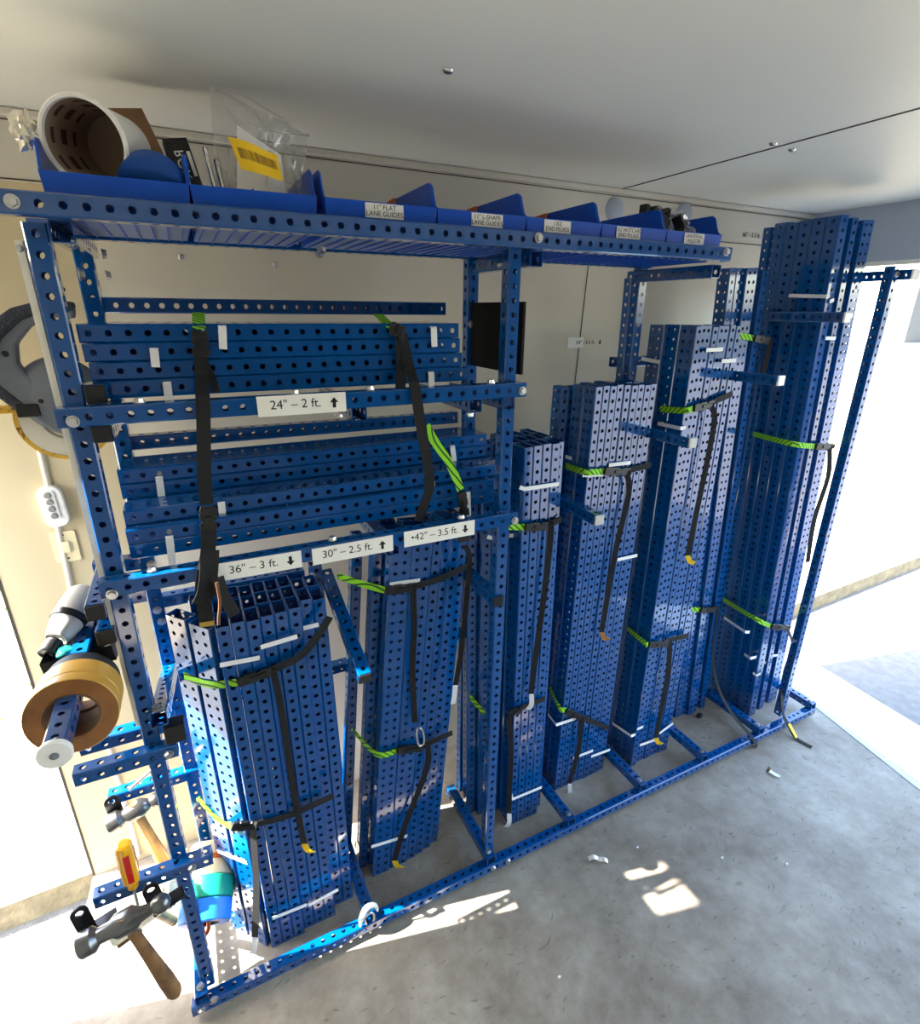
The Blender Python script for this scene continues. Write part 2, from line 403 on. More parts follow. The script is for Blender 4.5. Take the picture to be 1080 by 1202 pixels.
# ------------------------------------------------------------------ outside ground
GZ = -.30
def quadprism(name, pts, z0, z1, m):
    o = poly_prism(name, pts, z1-z0, m); o.location.z = z0; return o
cy_ = lambda x: 1.672+.0285*(x+.78)
struct(quadprism('road', [(-14, -14), (40, -14), (40, cy_(40)), (-14, cy_(-14))], GZ-.1, GZ, 'asphalt'))
struct(quadprism('curb', [(-14, cy_(-14)), (40, cy_(40)), (40, cy_(40)+.13), (-14, cy_(-14)+.13)], GZ-.1, GZ+.1, 'curb_tan'))
struct(quadprism('sidewalk', [(-14, cy_(-14)+.13), (40, cy_(40)+.13), (40, cy_(40)+.8), (-14, cy_(-14)+.8)], GZ-.1, GZ+.095, 'concrete'))
struct(quadprism('ground_verge', [(-60, cy_(-60)+.8), (140, cy_(140)+.8), (140, 160), (-60, 160)], GZ-.1, GZ+.08, 'sand'))
def grass():
    v, f = [], []; rnd = random.Random(3)
    for c in range(330):
        if c < 250: cx, cy = rnd.uniform(-2.6, -.9), rnd.uniform(2.65, 8)
        else: cx, cy = rnd.uniform(3, 14), rnd.uniform(3.2, 9)
        for b in range(rnd.randint(8, 20)):
            a = rnd.uniform(0, 2*PI); rr = abs(rnd.gauss(0, .05)); x, y = cx+rr*math.cos(a), cy+rr*math.sin(a)
            h = rnd.uniform(.02, .06); w = .004; d = rnd.uniform(0, PI); lx, ly = rnd.gauss(0, .02), rnd.gauss(0, .02)
            k = len(v); z = GZ+.08
            v += [(x-w*math.cos(d), y-w*math.sin(d), z), (x+w*math.cos(d), y+w*math.sin(d), z), (x+lx, y+ly, z+h)]; f.append((k, k+1, k+2))
    o = mesh('grass', v, f, 'grass'); tag(o, 'sparse green grass tufts on the sunlit sandy verge', 'grass', kind='stuff')
grass()
bld = empty('building', (48, 27, GZ+.08), 'pale grey low building far beyond the rear opening', 'building')
box('wall', -4, 14, -6, 8, 0, 4.6, 'building_grey', bld); box('roof', -4.3, 14.3, -6.3, 8.3, 4.6, 4.9, 'white_plastic', bld); box('roller_door', -4.06, -4.0, -4, .5, 0, 3.4, 'white_plastic', bld)

# ------------------------------------------------------------------ trailer shell
CZ = 1.92
floor = struct(quadprism('floor', [(-.62, -1.25), (2.02, -1.25), (2.02, .15), (2.115, .62), (2.225, 1.12), (2.29, 1.48), (-.46, 1.48), (-.49, 1.12), (-.62, 1.12)], -.06, 0, 'floor_grey'))
def thin_seam(name, p0, p1, w, up, m, parent, th=.0012): 
    return ribbon(name, [p0, p1], w, m, parent, wdir=up, th=th, raw=True)
thin_seam('floor_joint', (1.02, 1.0, .0004), (.86, -.4, .0004), .003, (1, 0, 0), 'seam_dark', floor, .0008)
ceil = struct(box('ceiling', -.68, 2.27, -1.25, 1.53, CZ, CZ+.05, 'ceiling_white'))
thin_seam('ceiling_joint', (1.266, 1.478, CZ-.0006), (1.24, -1.2, CZ-.0006), .006, (1, 0, 0), 'seam_dark', ceil)
def rivet(parent, p, n, r=.009, m='white_plastic'):
    prof = [(r, 0), (r*.97, r*.25), (r*.75, r*.5), (r*.4, r*.64), (0, r*.68)]
    lathe('rivet', prof, m, parent, n=16, matrix=axis_basis(p, n))
for p in ((.435, .926), (1.229, .942), (1.308, .952)): rivet(ceil, (p[0], p[1], CZ), (0, 0, -1), .0085, 'zinc')
wb = struct(box('wall_back', -.46, 2.24, 1.48, 1.53, 0, CZ, 'wall_white'))
box('dimmed_wall_sheet', -.46, -.142, 1.4775, 1.48, 0, 1.80, 'wall_cream_dimmed', wb)  # added sheet over the same wall; its darker colour tames the over-bright end
thin_seam('panel_joint', (1.182, 1.4792, 1.80), (1.105, 1.4792, .0), .003, (1, 0, 0), 'seam_dark', wb)
for x, z in ((.234, 1.672), (.234, 1.215), (.868, 1.693), (.75, 1.22), (.03, 1.68), (1.50, 1.50), (1.42, 1.33), (1.62, 1.70)): rivet(wb, (x, 1.48, z), (0, -1, 0), .0065, 'zinc')
thin_seam('wall_edge', (-.458, 1.4768, .0), (-.458, 1.4768, CZ), .006, (1, 0, 0), 'seam_dark', wb)
t1 = struct(box('trim_top', -.46, 2.24, 1.468, 1.48, 1.80, CZ, 'trim_white'))
box('cove_strip', -.46, 2.24, 1.452, 1.468, 1.906, CZ-.001, 'trim_white', t1, bev=.003)
thin_seam('groove', (-.46, 1.4672, 1.803), (2.24, 1.4672, 1.803), .0025, (0, 0, 1), 'seam_dark', t1)
thin_seam('groove', (-.46, 1.4672, 1.902), (2.24, 1.4672, 1.902), .002, (0, 0, 1), 'seam_dark', t1)
FACE = lambda x, y, z: basis((x, y, z), (1, 0, 0), (0, 0, 1), (0, -1, 0))
text('lettering', '66" - 5.5 ft.', .021, 'ink', t1, FACE(1.885, 1.4672, 1.832))
hd = struct(box('wall_rear_header', 2.20, 2.26, -1.25, 1.48, 1.742, CZ, 'header_grey'))
box('header_lip', 2.195, 2.265, -1.25, 1.48, 1.728, 1.742, 'white_strip', hd)
struct(box('trim_rear_jamb', 2.24, 2.30, 1.44, 1.55, -.05, CZ, 'white_strip'))
wf = struct(box('wall_front', -.68, 2.27, -1.25, -1.19, 0, CZ, 'wall_far'))
WL_Y = 1.125
wl = struct(box('wall_left', -.68, -.62, -.74, WL_Y, -.06, 1.66, 'wall_white'))  # unseen; stops short behind the camera to let fill light in
box('sun_gap_side', -.68, -.62, -.74, 1.02, 1.66, CZ, 'wall_white', wl); box('sun_gap_top', -.68, -.62, 1.02, 1.165, 1.85, CZ, 'wall_white', wl)  # unseen pieces shaped to leave a gap for the floor sun patch
hl_ = struct(box('wall_left_header', -.68, -.62, WL_Y, 1.53, 1.47, 1.66, 'wall_white'))
box('sun_gap_side', -.68, -.62, 1.165, 1.53, 1.66, CZ, 'wall_white', hl_)  # unseen, far side of the gap that shapes the sun patch
struct(box('wall_end', -.62, -.46, 1.50, 1.53, 1.47, CZ, 'wall_white'))
sill = struct(poly_prism('door_sill', [(2.02, .15), (2.05, .145), (2.145, .615), (2.255, 1.115), (2.32, 1.475), (2.29, 1.48), (2.225, 1.12), (2.115, .62)], .004, 'sill_alu')); sill.location.z = -.002
for y in (.3, .5, .7, .9, 1.1): rivet(sill, (2.034+.1*(y-.15)*2.05, y, .002), (0, 0, 1), .006, 'zinc')
rv = [(2.06, .145, -.004), (2.33, 1.475, -.004), (2.97, 1.40, GZ+.01), (2.86, .05, GZ+.01)]
rv += [(x, y, z-.02) for x, y, z in rv]
ramp = mesh('ramp', rv, [(0, 3, 2, 1), (4, 5, 6, 7), (0, 1, 5, 4), (1, 2, 6, 5), (2, 3, 7, 6), (3, 0, 4, 7)], 'ramp_alu')
tag(ramp, 'bright aluminium tread plate ramp folded down at the rear opening', 'ramp')

# wall-mounted bits at the near end of the back wall
li = empty('push_light', (-.317, 1.478, 1.14), 'white oval push light with four lenses on the wall', 'light', matrix=basis((-.317, 1.478, 1.14), (1, 0, .05), (-.05, 0, 1), (0, -1, 0)))
def rounded(w, h, r, n=6):
    o = []
    for cx, cy, a0 in ((w/2-r, h/2-r, 0), (-w/2+r, h/2-r, 90), (-w/2+r, -h/2+r, 180), (w/2-r, -h/2+r, 270)):
        for i in range(n+1):
            a = math.radians(a0+90*i/n); o.append((cx+r*math.cos(a), cy+r*math.sin(a)))
    return o
poly_prism('housing', rounded(.048, .098, .02), .02, 'white_plastic', li, bev=.003)
poly_prism('face_plate', rounded(.024, .066, .005), .003, 'white_plastic', li, matrix=Matrix.Translation((-.002, .006, .02)))
for k in range(4): lathe('lens', [(0, .004), (.006, .004), (.0075, .002), (.0075, 0), (0, 0)], 'lens_grey', li, n=18, matrix=Matrix.Translation((-.002, .030-.0165*k, .022)))
sw = empty('light_switch', (-.316, 1.478, 1.035), 'ivory light switch plate on the wall under the push light', 'switch', matrix=FACE(-.316, 1.478, 1.035))
poly_prism('plate', rounded(.05, .078, .004), .005, 'ivory', sw, bev=.0015)
box('rocker', -.009, .009, -.014, .014, .005, .010, 'ivory', sw, bev=.002)
for s in (-1, 1): lathe('screw', [(0, .0015), (.0022, .0012), (.0025, 0), (0, 0)], 'seam_dark', sw, n=10, matrix=Matrix.Translation((0, .03*s, .005)))
tag(tube_along('cable_conduit', [(-.312, 1.476, 1.42), (-.318, 1.476, 1.18), (-.325, 1.476, .98), (-.338, 1.476, .7), (-.34, 1.476, .02)], .007, 'wall_white'), 'wall coloured cable conduit running down the near wall panel', 'conduit')
sk = empty('wall_sticker', (1.2, 1.4785, 1.477), 'scuffed faded paper sticker across the wall panel joint', 'sticker', matrix=FACE(1.195, 1.4785, 1.477))
box('paper', -.075, -.012, -.0165, .0165, 0, .0012, 'label_white', sk)
box('torn_paper', -.010, .062, -.014, .014, 0, .0008, 'wall_white', sk)
text('lettering', '54" - 4.5 ft.', .017, 'ink', sk, Matrix.Translation((-.004, 0, .0016)))

# ------------------------------------------------------------------ the rack (bolted together: one thing)
rack = empty('storage_rack', (0, 0, 0), 'blue perforated steel rack holding the tubes along the trailer wall', 'rack')
YF, YP, YB = .977, 1.008, 1.245        # front rails, front posts, back posts
rail_top = beam('rail', (-.205, YF, 1.697), (1.180, YF, 1.699), rack)
rail_s1 = beam('rail', (-.178, YF, 1.418), (.632, YF, 1.418), rack)
rail_s2 = beam('rail', (-.178, YF, 1.134), (.627, YF, 1.132), rack)
rail_b = beam('rail', (-.205, YF, .030), (2.128, YF, .030), rack)
beam('rail', (-.20, YB, 1.697), (1.20, YB, 1.699), rack)
post = lambda x0, z0, x1, z1, y, n='post', w=.029: beam(n, (x0, y, z0), (x1, y, z1), rack, w=w)
post(-.166, .05, -.154, 1.678, YP); post(.603, .05, .613, 1.684, YP); post(1.958, .05, 1.935, 1.705, YP)
box('edge_strip', -.181, -.172, 1.0, 1.012, .83, 1.655, 'white_strip', rack)
lathe('screw', [(0, .004), (.004, .003), (.005, 0), (0, 0)], 'zinc', rack, n=12, matrix=axis_basis((-.177, 1.0, 1.645), (0, -1, 0)))
post(-.135, .05, -.130, 1.68, YB); post(.636, .05, .645, 1.684, YB); post(1.185, .05, 1.175, 1.684, YB)
post(1.168, 1.3, 1.160, 1.66, 1.262)
for x, z1 in ((.229, .98), (.888, 1.10), (1.49, 1.42), (1.79, 1.58)): post(x, .05, x-(.045 if x > 1.7 else .01), z1, YB)
beam('rail', (-.14, YB+.06, 1.575), (.60, YB+.06, 1.575), rack)
beam('rail', (-.14, YB+.03, 1.312), (.62, YB+.03, 1.310), rack)
beam('rail', (-.14, YB+.06, .93), (.20, YB+.06, .93), rack)
beam('rail', (-.14, YB+.06, .62), (1.74, YB+.06, .62), rack)
beam('rail', (.60, YB+.06, 1.08), (1.70, YB+.06, 1.05), rack)
beam('rail', (1.16, YB+.06, 1.43), (1.62, YB+.06, 1.43), rack)
# crossbars from front to back
def cross(x, z, y0=.992, y1=1.26, cap=False, dx=0.0):
    b = beam('crossbar', (x, y0, z), (x+dx, y1, z), rack)
    if cap: box('end_cap', -.0135, .0135, -.0135, .0135, -.004, .004, 'black_plastic', b, bev=.002, matrix=Matrix.Translation((.0145, .0145, -.002)))
    return b
def bolt_up(x, y, z): bolt(rack, (x, y, z), (0, 0, 1))
for x in (.227, .595, .886, 1.185, 1.482, 1.79): cross(x, .0595, .965, 1.25); bolt_up(x, .985, .0745)
cross(-.18, .0595, .965, 1.25); cross(2.113, .0595, .965, 1.25); bolt_up(2.113, .985, .0745); bolt_up(-.18, .985, .0745)
for x in (-.148, .63): cross(x+.025, 1.668, .985, 1.26)
cross(1.165, 1.663, .985, 1.27)
cross(-.128, 1.388, .985, 1.26, True); cross(-.126, 1.447, .992, 1.03, True)
for x in (.28, .525, .605): cross(x, 1.389, .985, 1.25)
for x in (.335, .50): cross(x, 1.103, .985, 1.25, x > .4)
cross(-.196, 1.086, .99, 1.25, True); cross(-.190, 1.036, .99, 1.25, True)
# pegs that divide the bundles
def peg(p0, p1, cap='black_plastic'):
    b = beam('peg', p0, p1, rack); L = (Vector(p1)-Vector(p0)).length
    box('end_cap', -.0135, .0135, -.0135, .0135, -.004, .005, cap, b, bev=.002, matrix=Matrix.Translation((.0145, .0145, L)))
    return b
peg((.245, 1.25, .945), (.249, .95, .832))
peg((.602, 1.25, .912), (.599, .99, .912)); peg((.888, 1.25, 1.078), (.884, .985, 1.078), 'tool_grey')
peg((1.197, 1.25, 1.243), (1.194, 1.0, 1.243), 'tool_grey'); peg((1.476, 1.25, 1.397), (1.472, .975, 1.397), 'white_plastic')
peg((1.746, 1.25, 1.562), (1.725, .985, 1.562), 'white_plastic'); peg((2.035, 1.26, 1.682), (1.957, .955, 1.682), 'white_plastic')
beam('peg', (-.132, 1.24, .785), (-.136, .95, .868), rack); bolt(rack, (-.136, .965, .882), (0, -.3, 1))
# side arms that carry the tape and the hammers
def arm(x0, x1, y, z, cap=None):
    b = beam('side_arm', (x0, y, z), (x1, y, z), rack)
    if cap: box('end_cap', -.0135, .0135, -.0135, .0135, -.004, .004, cap, b, bev=.002, matrix=Matrix.Translation((.0145, .0145, 0)))
    return b
arm(-.288, -.12, .985, .770); arm(-.285, -.12, 1.05, .782); arm(-.315, -.10, .982, .468); arm(-.31, -.10, 1.235, .478)
beam('peg', (-.245, 1.25, .974), (-.246, .80, .974), rack)
beam('back_arm', (-.26, 1.265, .974), (-.12, 1.265, .974), rack)
beam('back_arm', (-.23, 1.25, 1.06), (-.12, 1.25, 1.06), rack)
box('side_block', -.135, -.10, .962, .992, .795, .835, 'black_plastic', rack, bev=.003)
# bolts in sight
for x, y, z in ((-.158, .962, 1.413), (-.162, .962, 1.126), (.622, .962, 1.416), (.618, .962, 1.128), (-.166, .962, 1.697), (.642, .962, 1.702), (1.16, .962, 1.703), (-.135, .967, .772), (.60, .962, .03), (.65, .962, .03), (-.185, .962, .03), (-.155, .962, .048), (2.10, .962, .03), (1.937, .993, 1.682), (-.14, .967, .47)): bolt(rack, (x, y, z))
for x, z in ((-.118, 1.665), (-.125, 1.055), (-.132, .945), (-.128, .915), (.205, .955), (.205, .90), (.64, 1.54)): bolt(rack, (x, 1.23, z))
for x in (.165, .30, .555, -.07): bolt_up(x, .977, 1.433)
for x in (-.10, .21, .49): bolt_up(x, .977, 1.150)
for x, y, z in ((-.100, 1.23, 1.66), (-.100, 1.23, 1.625), (-.115, 1.0, 1.655), (-.115, 1.0, 1.615)): bolt(rack, (x, y, z), (1, 0, 0))
for x, y, z in ((.27, 1.1, 1.37), (.52, 1.0, 1.37), (.64, 1.1, 1.665), (.25, 1.06, 1.672), (.255, 1.1, 1.668)): bolt(rack, (x, y, z), (0, -.3, -1))
bp = poly_prism('side_plate', [(0, 0), (.255, 0), (.255, .145), (0, .145)], .006, 'black_panel', rack, matrix=basis((.640, 1.0, 1.444), (0, 1, 0), (0, 0, 1), (1, 0, 0)))
# size labels on the shelf rails
def arrow(parent, x, y, h, up, z=.0013):
    s = h if up else -h
    poly_prism('arrow_print', [(-.16*h, -.5*s), (.16*h, -.5*s), (.16*h, .02*s), (.42*h, .02*s), (0, .5*s), (-.42*h, .02*s), (-.16*h, .02*s)][::1 if up else -1], .0002, 'ink', parent, matrix=Matrix.Translation((x, y, z)))
def sticker(x0, x1, z0, z1, z, body, up, h=.034):
    m = basis(((x0+x1)/2, .9615, z), (x1-x0, 0, z1-z0), (-(z1-z0), 0, x1-x0), (0, -1, 0))
    L = math.hypot(x1-x0, z1-z0)
    b = box('size_label', -L/2, L/2, -h/2, h/2, 0, .0012, 'label_white', rack, matrix=m)
    text('lettering', body, .0215, 'ink', b, Matrix.Translation((-.012, .001, .0013))); arrow(b, L*.36, 0, .018, up)
sticker(.100, .250, 0, 0, 1.417, '24" \u2013 2 ft.', True); sticker(.000, .146, 0, -.002, 1.130, '36" \u2013 3 ft.', False)
sticker(.166, .328, 0, 0, 1.128, '30" \u2013 2.5 ft.', True); sticker(.352, .515, 0, 0, 1.130, '\u202242" \u2013 3.5 ft.', False)
sl = box('size_label', 0, .0012, -.10, .04, -.011, .011, 'label_white', rack, matrix=Matrix.Translation((1.1795, 1.12, 1.663)))

arrow(sk, .056, 0, .016, False, .0012)
poly_prism('arrow_print', [(-.003, .009), (-.003, 0), (-.0075, 0), (0, -.009), (.0075, 0), (.003, 0), (.003, .009)], .0002, 'ink', t1, matrix=FACE(1.955, 1.4672, 1.832))

# ------------------------------------------------------------------ tubes
ORD = ['first', 'second', 'third', 'fourth', 'fifth', 'sixth', 'seventh', 'eighth', 'ninth', 'tenth']
def tube(x, y, L, w, d, lean, label, group, rot=0.0, dz=0.0):
    z = Vector((lean, 0, 1)).normalized(); x_ = Vector((math.cos(rot), math.sin(rot), 0)); x_ = (x_-z*x_.dot(z)).normalized(); y_ = z.cross(x_)
    o = bpy.data.objects.new('perforated_tube', holed_mesh(L, w, d)); COL.objects.link(o); o.matrix_world = basis((x, y, dz), x_, y_, z)
    return tag(o, label, 'tube', group)
def bundle(x0, yf, L, lean, cols, rows, name, group, gap=.0006, jitter=.004):
    """cols: (width, front offset, tube depth); rows: how many tubes deep per column. Counted from the near end."""
    rnd = random.Random(len(name)); x = x0
    for i, (w, off, d) in enumerate(cols):
        y = yf+off
        n = rows[i] if isinstance(rows, (list, tuple)) else rows
        for j in range(n):
            row = ['front', 'second', 'third', 'fourth', 'fifth'][j]
            tube(x+w*.015, y, L+(rnd.uniform(-jitter, jitter) if j or i else 0), w*.97, d, lean, f'blue perforated tube, {ORD[i]} of the {row} row in the {name}', group)
            y += d+gap
        x += w
N, W2 = .0286, .0575
bundle(-.018, 1.046, .972, -.004, [(N, 0, W2)]*3+[(N, .010, .0565)]*3+[(N, .036, W2)]*2, [3, 3, 3, 3, 3, 3, 2, 2], 'shortest upright bundle', 'tubes of the shortest upright bundle')
_a = math.atan2(1.150-1.044, -.108+.02)
for k in range(2):
    q = Vector((-.108, 1.150))+Vector((.088, -.106)).normalized()*(k*.0655)
    tube(q.x, q.y, .972-.004*k, .0575, .029, -.004, 'blue sunlit tube turned outward, %s one beside the shortest upright bundle' % ['farther', 'nearer'][k], 'turned tubes beside the shortest upright bundle', rot=_a+PI)
tube(-.062, 1.165, .985, .0575, .029, -.004, 'blue tube standing open behind the two turned sunlit tubes', 'turned tubes beside the shortest upright bundle', rot=-.1)
n42 = 'bundle under the 42 inch label'
w = .0275
bundle(.276, 1.113, 1.075, .092, [(.056, 0, .028), (.056, .002, .028), (w, .006, .056), (w, .010, .056), (w, .016, .056), (w, .024, .056)], [5, 4, 2, 2, 2, 2], n42, 'tubes of the 42 inch bundle')
for k, (x, y) in enumerate(((.2465, 1.155), (.214, 1.190))): tube(x, y, (1.065, .99)[k], .027, .03, .092, 'blue recessed tube on the shaded side of the 42 inch bundle, %s one' % ['nearer', 'farther'][k], 'tubes of the 42 inch bundle', dz=.0755*k)
n48 = 'bundle right behind the middle post'
bundle(.729, 1.083, 1.258, -.012, [(w, 0, W2)]*4+[(w, .022, W2)], 3, n48, 'tubes of the 48 inch bundle')
bundle(.622, 1.150, 1.255, -.012, [(.0345, .03, .0285), (.0345, .012, .0285), (.0345, 0, .0285)], [1, 2, 2], 'recessed stack behind the middle post', 'tubes of the 48 inch bundle')
bundle(.943, 1.131, 1.386, .012, [(.0244, o, .0485) for o in (0, 0, 0, .002, 0, -.002, 0, 0, .003)], [2]*8+[1], 'fourth upright bundle', 'tubes of the fourth upright bundle')
bundle(.915, 1.24, 1.375, .012, [(.0244, o, .045) for o in (0, .004, 0, 0, .003, 0, 0, 0)], 1, 'fourth upright bundle back layer', 'tubes of the fourth upright bundle')
n1, n2 = .0240, .0455
bundle(1.259, 1.095, 1.536, -.002, [(n1, 0, .0575), (n2, .008, .0275), (n1, .006, .052), (n2, .008, .0275), (n1, .006, .052), (n1, .005, .052)], [3, 2, 1, 2, 1, 1], 'fifth upright bundle', 'tubes of the fifth upright bundle')
bundle(1.607, 1.198, 1.70, -.070, [(.028, .012, .045), (.03, .012, .045), (.050, 0, .028), (.03, .02, .045), (.028, .006, .045)], 1, 'narrow bundle next to the tallest', 'tubes of the narrow bundle')
bundle(1.885, 1.081, 1.842, -.0735, [(.042, 0, .0405)], 5, 'side row of the tallest bundle', 'tubes of the tallest bundle')
bundle(1.964, 1.092, 1.842, -.0735, [(.030, 0, .0405)], 2, 'middle stack of the tallest bundle', 'tubes of the tallest bundle')
bundle(2.036, 1.102, 1.842, -.0735, [(.056, 0, .0285)], 3, 'outer stack of the tallest bundle', 'tubes of the tallest bundle')
tube(1.885, 1.298, 1.835, .042, .026, -.0735, 'blue tube standing apart at the wall side of the tallest bundle', 'tubes of the tallest bundle')
# tubes lying on the two shelves
def lying(x, y, z, L, h, d, label, group):
    o = bpy.data.objects.new('perforated_tube', holed_mesh(L, d, h)); COL.objects.link(o)
    o.matrix_world = basis((x, y, z), (0, 1, 0), (0, 0, 1), (1, 0, 0)); return tag(o, label, 'tube', group)
rws = ['lowest', 'second', 'third', 'top']
for k in range(4):
    for j in range(3):
        lying(-.138+(.012, .006, .002, 0)[k]+.003*j, 1.030+j*.0585+.002*k, 1.4335+.0285*k, .648 if k else .655, .028, .0575, f'blue perforated tube lying on the upper shelf, {rws[k]} in the {["front", "middle", "wall side"][j]} stack', 'tubes on the upper shelf')
rws = ['lowest', 'second', 'third', 'fourth', 'top']
for k in range(5):
    ys = ((1.040, 1.098, 1.156), (1.040, 1.098, 1.156), (1.060, 1.118, 1.176), (1.130, 1.188), (1.130, 1.188))[k]
    for j, y in enumerate(ys):
        lying(-.134-.004*(k > 2)+.003*j, y-(.005 if j and k > 2 else 0), 1.149+.0287*k, (.775, .772, .778, .770, .772)[k], .0282, .0575 if j < (2, 2, 2, 1, 1)[k] else .0475, f'blue perforated tube lying on the lower shelf, {rws[k]} layer, {["front", "middle", "rear"][j]} place', 'tubes on the lower shelf')

# ------------------------------------------------------------------ bins on the top shelf
def make_bin(x0, x1, lines, label, dep=.236):
    y0, zb = .9928, 1.689
    b = empty('storage_bin', (x0, y0, zb), label, 'bin', 'blue open front bins on the top shelf')
    w = x1-x0-.003; hl, ht = .0525, .0965; ch = .012
    bm = bmesh.new(); V = lambda x, y, z: bm.verts.new((x, y, z))
    prof = [(0.004, 0), (0, hl), (.010, hl+.006), (.017, hl+.020), (.024, ht-.006), (.034, ht), (dep-.012, ht), (dep, ht-.012), (dep, 0)]
    Ls = [V(.004 if z == 0 else 0, y, z) for y, z in prof]; Rs = [V(w-(.004 if z == 0 else 0), y, z) for y, z in prof]
    bm.faces.new(Ls); bm.faces.new(list(reversed(Rs)))
    bm.faces.new((Ls[0], Rs[0], Rs[1], Ls[1])); bm.faces.new((Ls[0], Ls[-1], Rs[-1], Rs[0]))
    bm.faces.new((Ls[-1], Ls[-2], Rs[-2], Rs[-1]))
    t1, t2 = V(.010, dep, ht-.012), V(w-.010, dep, ht-.012)
    bmesh.ops.recalc_face_normals(bm, faces=bm.faces)
    for v in (t1, t2): bm.verts.remove(v)
    me = bpy.data.meshes.new('body'); bm.to_mesh(me); bm.free()
    o = link('body', me, 'bin_blue', b); md = o.modifiers.new('solid', 'SOLIDIFY'); md.thickness = .003; md.offset = 0
    bv = o.modifiers.new('bev', 'BEVEL'); bv.width = .0012; bv.segments = 2
    box('underside_sheen', .006, w-.006, .01, dep-.004, -.0016, -.0006, 'bin_blue_sheen', b)  # added paler sheet whose colour imitates the floor's sheen on the underside
    v, f = [], []
    for i in range(8):
        xx = .012+(w-.026)*i/7; k = len(v)
        for px in (xx-.0012, xx+.0012):
            for py, pz in ((.02, -.0012), (dep-.02, -.0012), (dep-.02, -.0045), (.02, -.0045)): v.append((px, py, pz))
        f += [(k, k+1, k+2, k+3), (k+7, k+6, k+5, k+4), (k, k+4, k+5, k+1), (k+1, k+5, k+6, k+2), (k+2, k+6, k+7, k+3), (k+3, k+7, k+4, k)]
    mesh('bottom_ribs', v, f, 'bin_blue', b)
    if lines:
        lw, lx, body = lines
        c = box('label_card', -lw/2, lw/2, -.011, .011, 0, .001, 'label_white', b, matrix=basis((lx-x0, -.0012, .0393), (1, 0, 0), (0, 0, 1), (0, -1, 0)))
        text('lettering', body, .0108, 'ink', c, Matrix.Translation((0, 0, .0012)))
    return b
XB = [-.134, .048, .246, .446, .634, .818, 1.001, 1.176]
make_bin(XB[0], XB[1], None, 'blue bin holding the white paper tub and the blue roll')
make_bin(XB[1], XB[2]-.012, None, 'blue bin holding the clear bag with the yellow barcode tag')
make_bin(XB[2], XB[3], (.068, .346, '11" FLAT\nLANE GUIDES'), 'blue bin with a card for 11 inch flat lane guides')
make_bin(XB[3], XB[4], (.066, .546, '11" L-SHAPE\nLANE GUIDES'), 'blue bin with a card for L-shape lane guides')
make_bin(XB[4], XB[5], (.064, .705, '1X2\nEND PLUGS'), 'blue bin with a card for plain end plugs')
make_bin(XB[5], XB[6], (.066, .889, '1X2 NOTCHED\nEND PLUGS'), 'blue bin with a card for notched end plugs')
make_bin(XB[6], XB[7], (.062, 1.084, 'UNIVERSAL\nFOOTER'), 'blue bin with a card for universal footers, at the shelf end')
# lane guides and small stock that show above the bins
def lump(name, size, m, parent=None, matrix=None, seed=0, amp=.25, sub=3, fr=2.2, sm=True):
    bm = bmesh.new(); bmesh.ops.create_icosphere(bm, subdivisions=sub, radius=1)
    for v in bm.verts:
        k = 1+amp*noise.noise(v.co*fr+Vector((seed*7.1, seed*3.3, seed)))
        v.co = Vector((v.co.x*size[0]*k, v.co.y*size[1]*k, v.co.z*size[2]*k))
    me = bpy.data.meshes.new(name); bm.to_mesh(me); bm.free()
    if sm:
        for p in me.polygons: p.use_smooth = True
    return link(name, me, m, parent, matrix=matrix)
for i, (x, nm) in enumerate(((.425, 'flat lane guide bin'), (.611, 'L-shape lane guide bin'), (.794, 'plain end plug bin'))):
    o = poly_prism('lane_guide', [(0, 0), (.052, 0), (.052, .078), (.040, .088), (0, .090)], .006, 'orange_plastic', matrix=basis((x+.004, 1.174, 1.693), (0, 1, 0), (0, 0, 1), (1, 0, 0)), bev=.001)
    tag(o, f'orange plastic guide standing at the back of the {nm}', 'guide', 'orange guides in the bins')
for x, z, nm in ((1.251, 1.864, 'farther from the opening, above the end plug bins'), (1.543, 1.874, 'nearer the opening, above the last bin')):
    o = lathe('wall_plug', [(0, .016), (.018, .015), (.030, .009), (.036, 0), (0, 0)], 'header_grey', n=32, matrix=axis_basis((x, 1.468, z), (0, -1, 0))); tag(o, f'round grey cap on the wall trim, {nm}', 'cap', 'round caps on the wall trim')
ft = empty('black_footer', (1.03, 1.06, 1.72), 'black plastic footers in clear wrap heaped in the last bin', 'footer')
for k, (x, y, z, r) in enumerate(((0, 0, .045, .5), (.03, .03, .055, -.4), (.055, -.01, .035, .9), (.01, .06, .06, 1.6))):
    poly_prism('footer', [(-.03, -.012), (.03, -.012), (.03, .0), (.008, .004), (.008, .03), (-.008, .03), (-.008, .004), (-.03, 0)], .022, 'black_plastic', ft, matrix=Matrix.Translation((x, y, z))@Matrix.Rotation(r, 4, 'Y')@Matrix.Rotation(.5*k, 4, 'X'), bev=.0015)
o = lump('plastic_wrap', (.055, .07, .05), 'clear_bag', None, Matrix.Translation((1.095, 1.09, 1.745)), 4, .7, 3, 3.0, False); tag(o, 'crumpled clear plastic wrap in the last bin of the shelf', 'wrap')
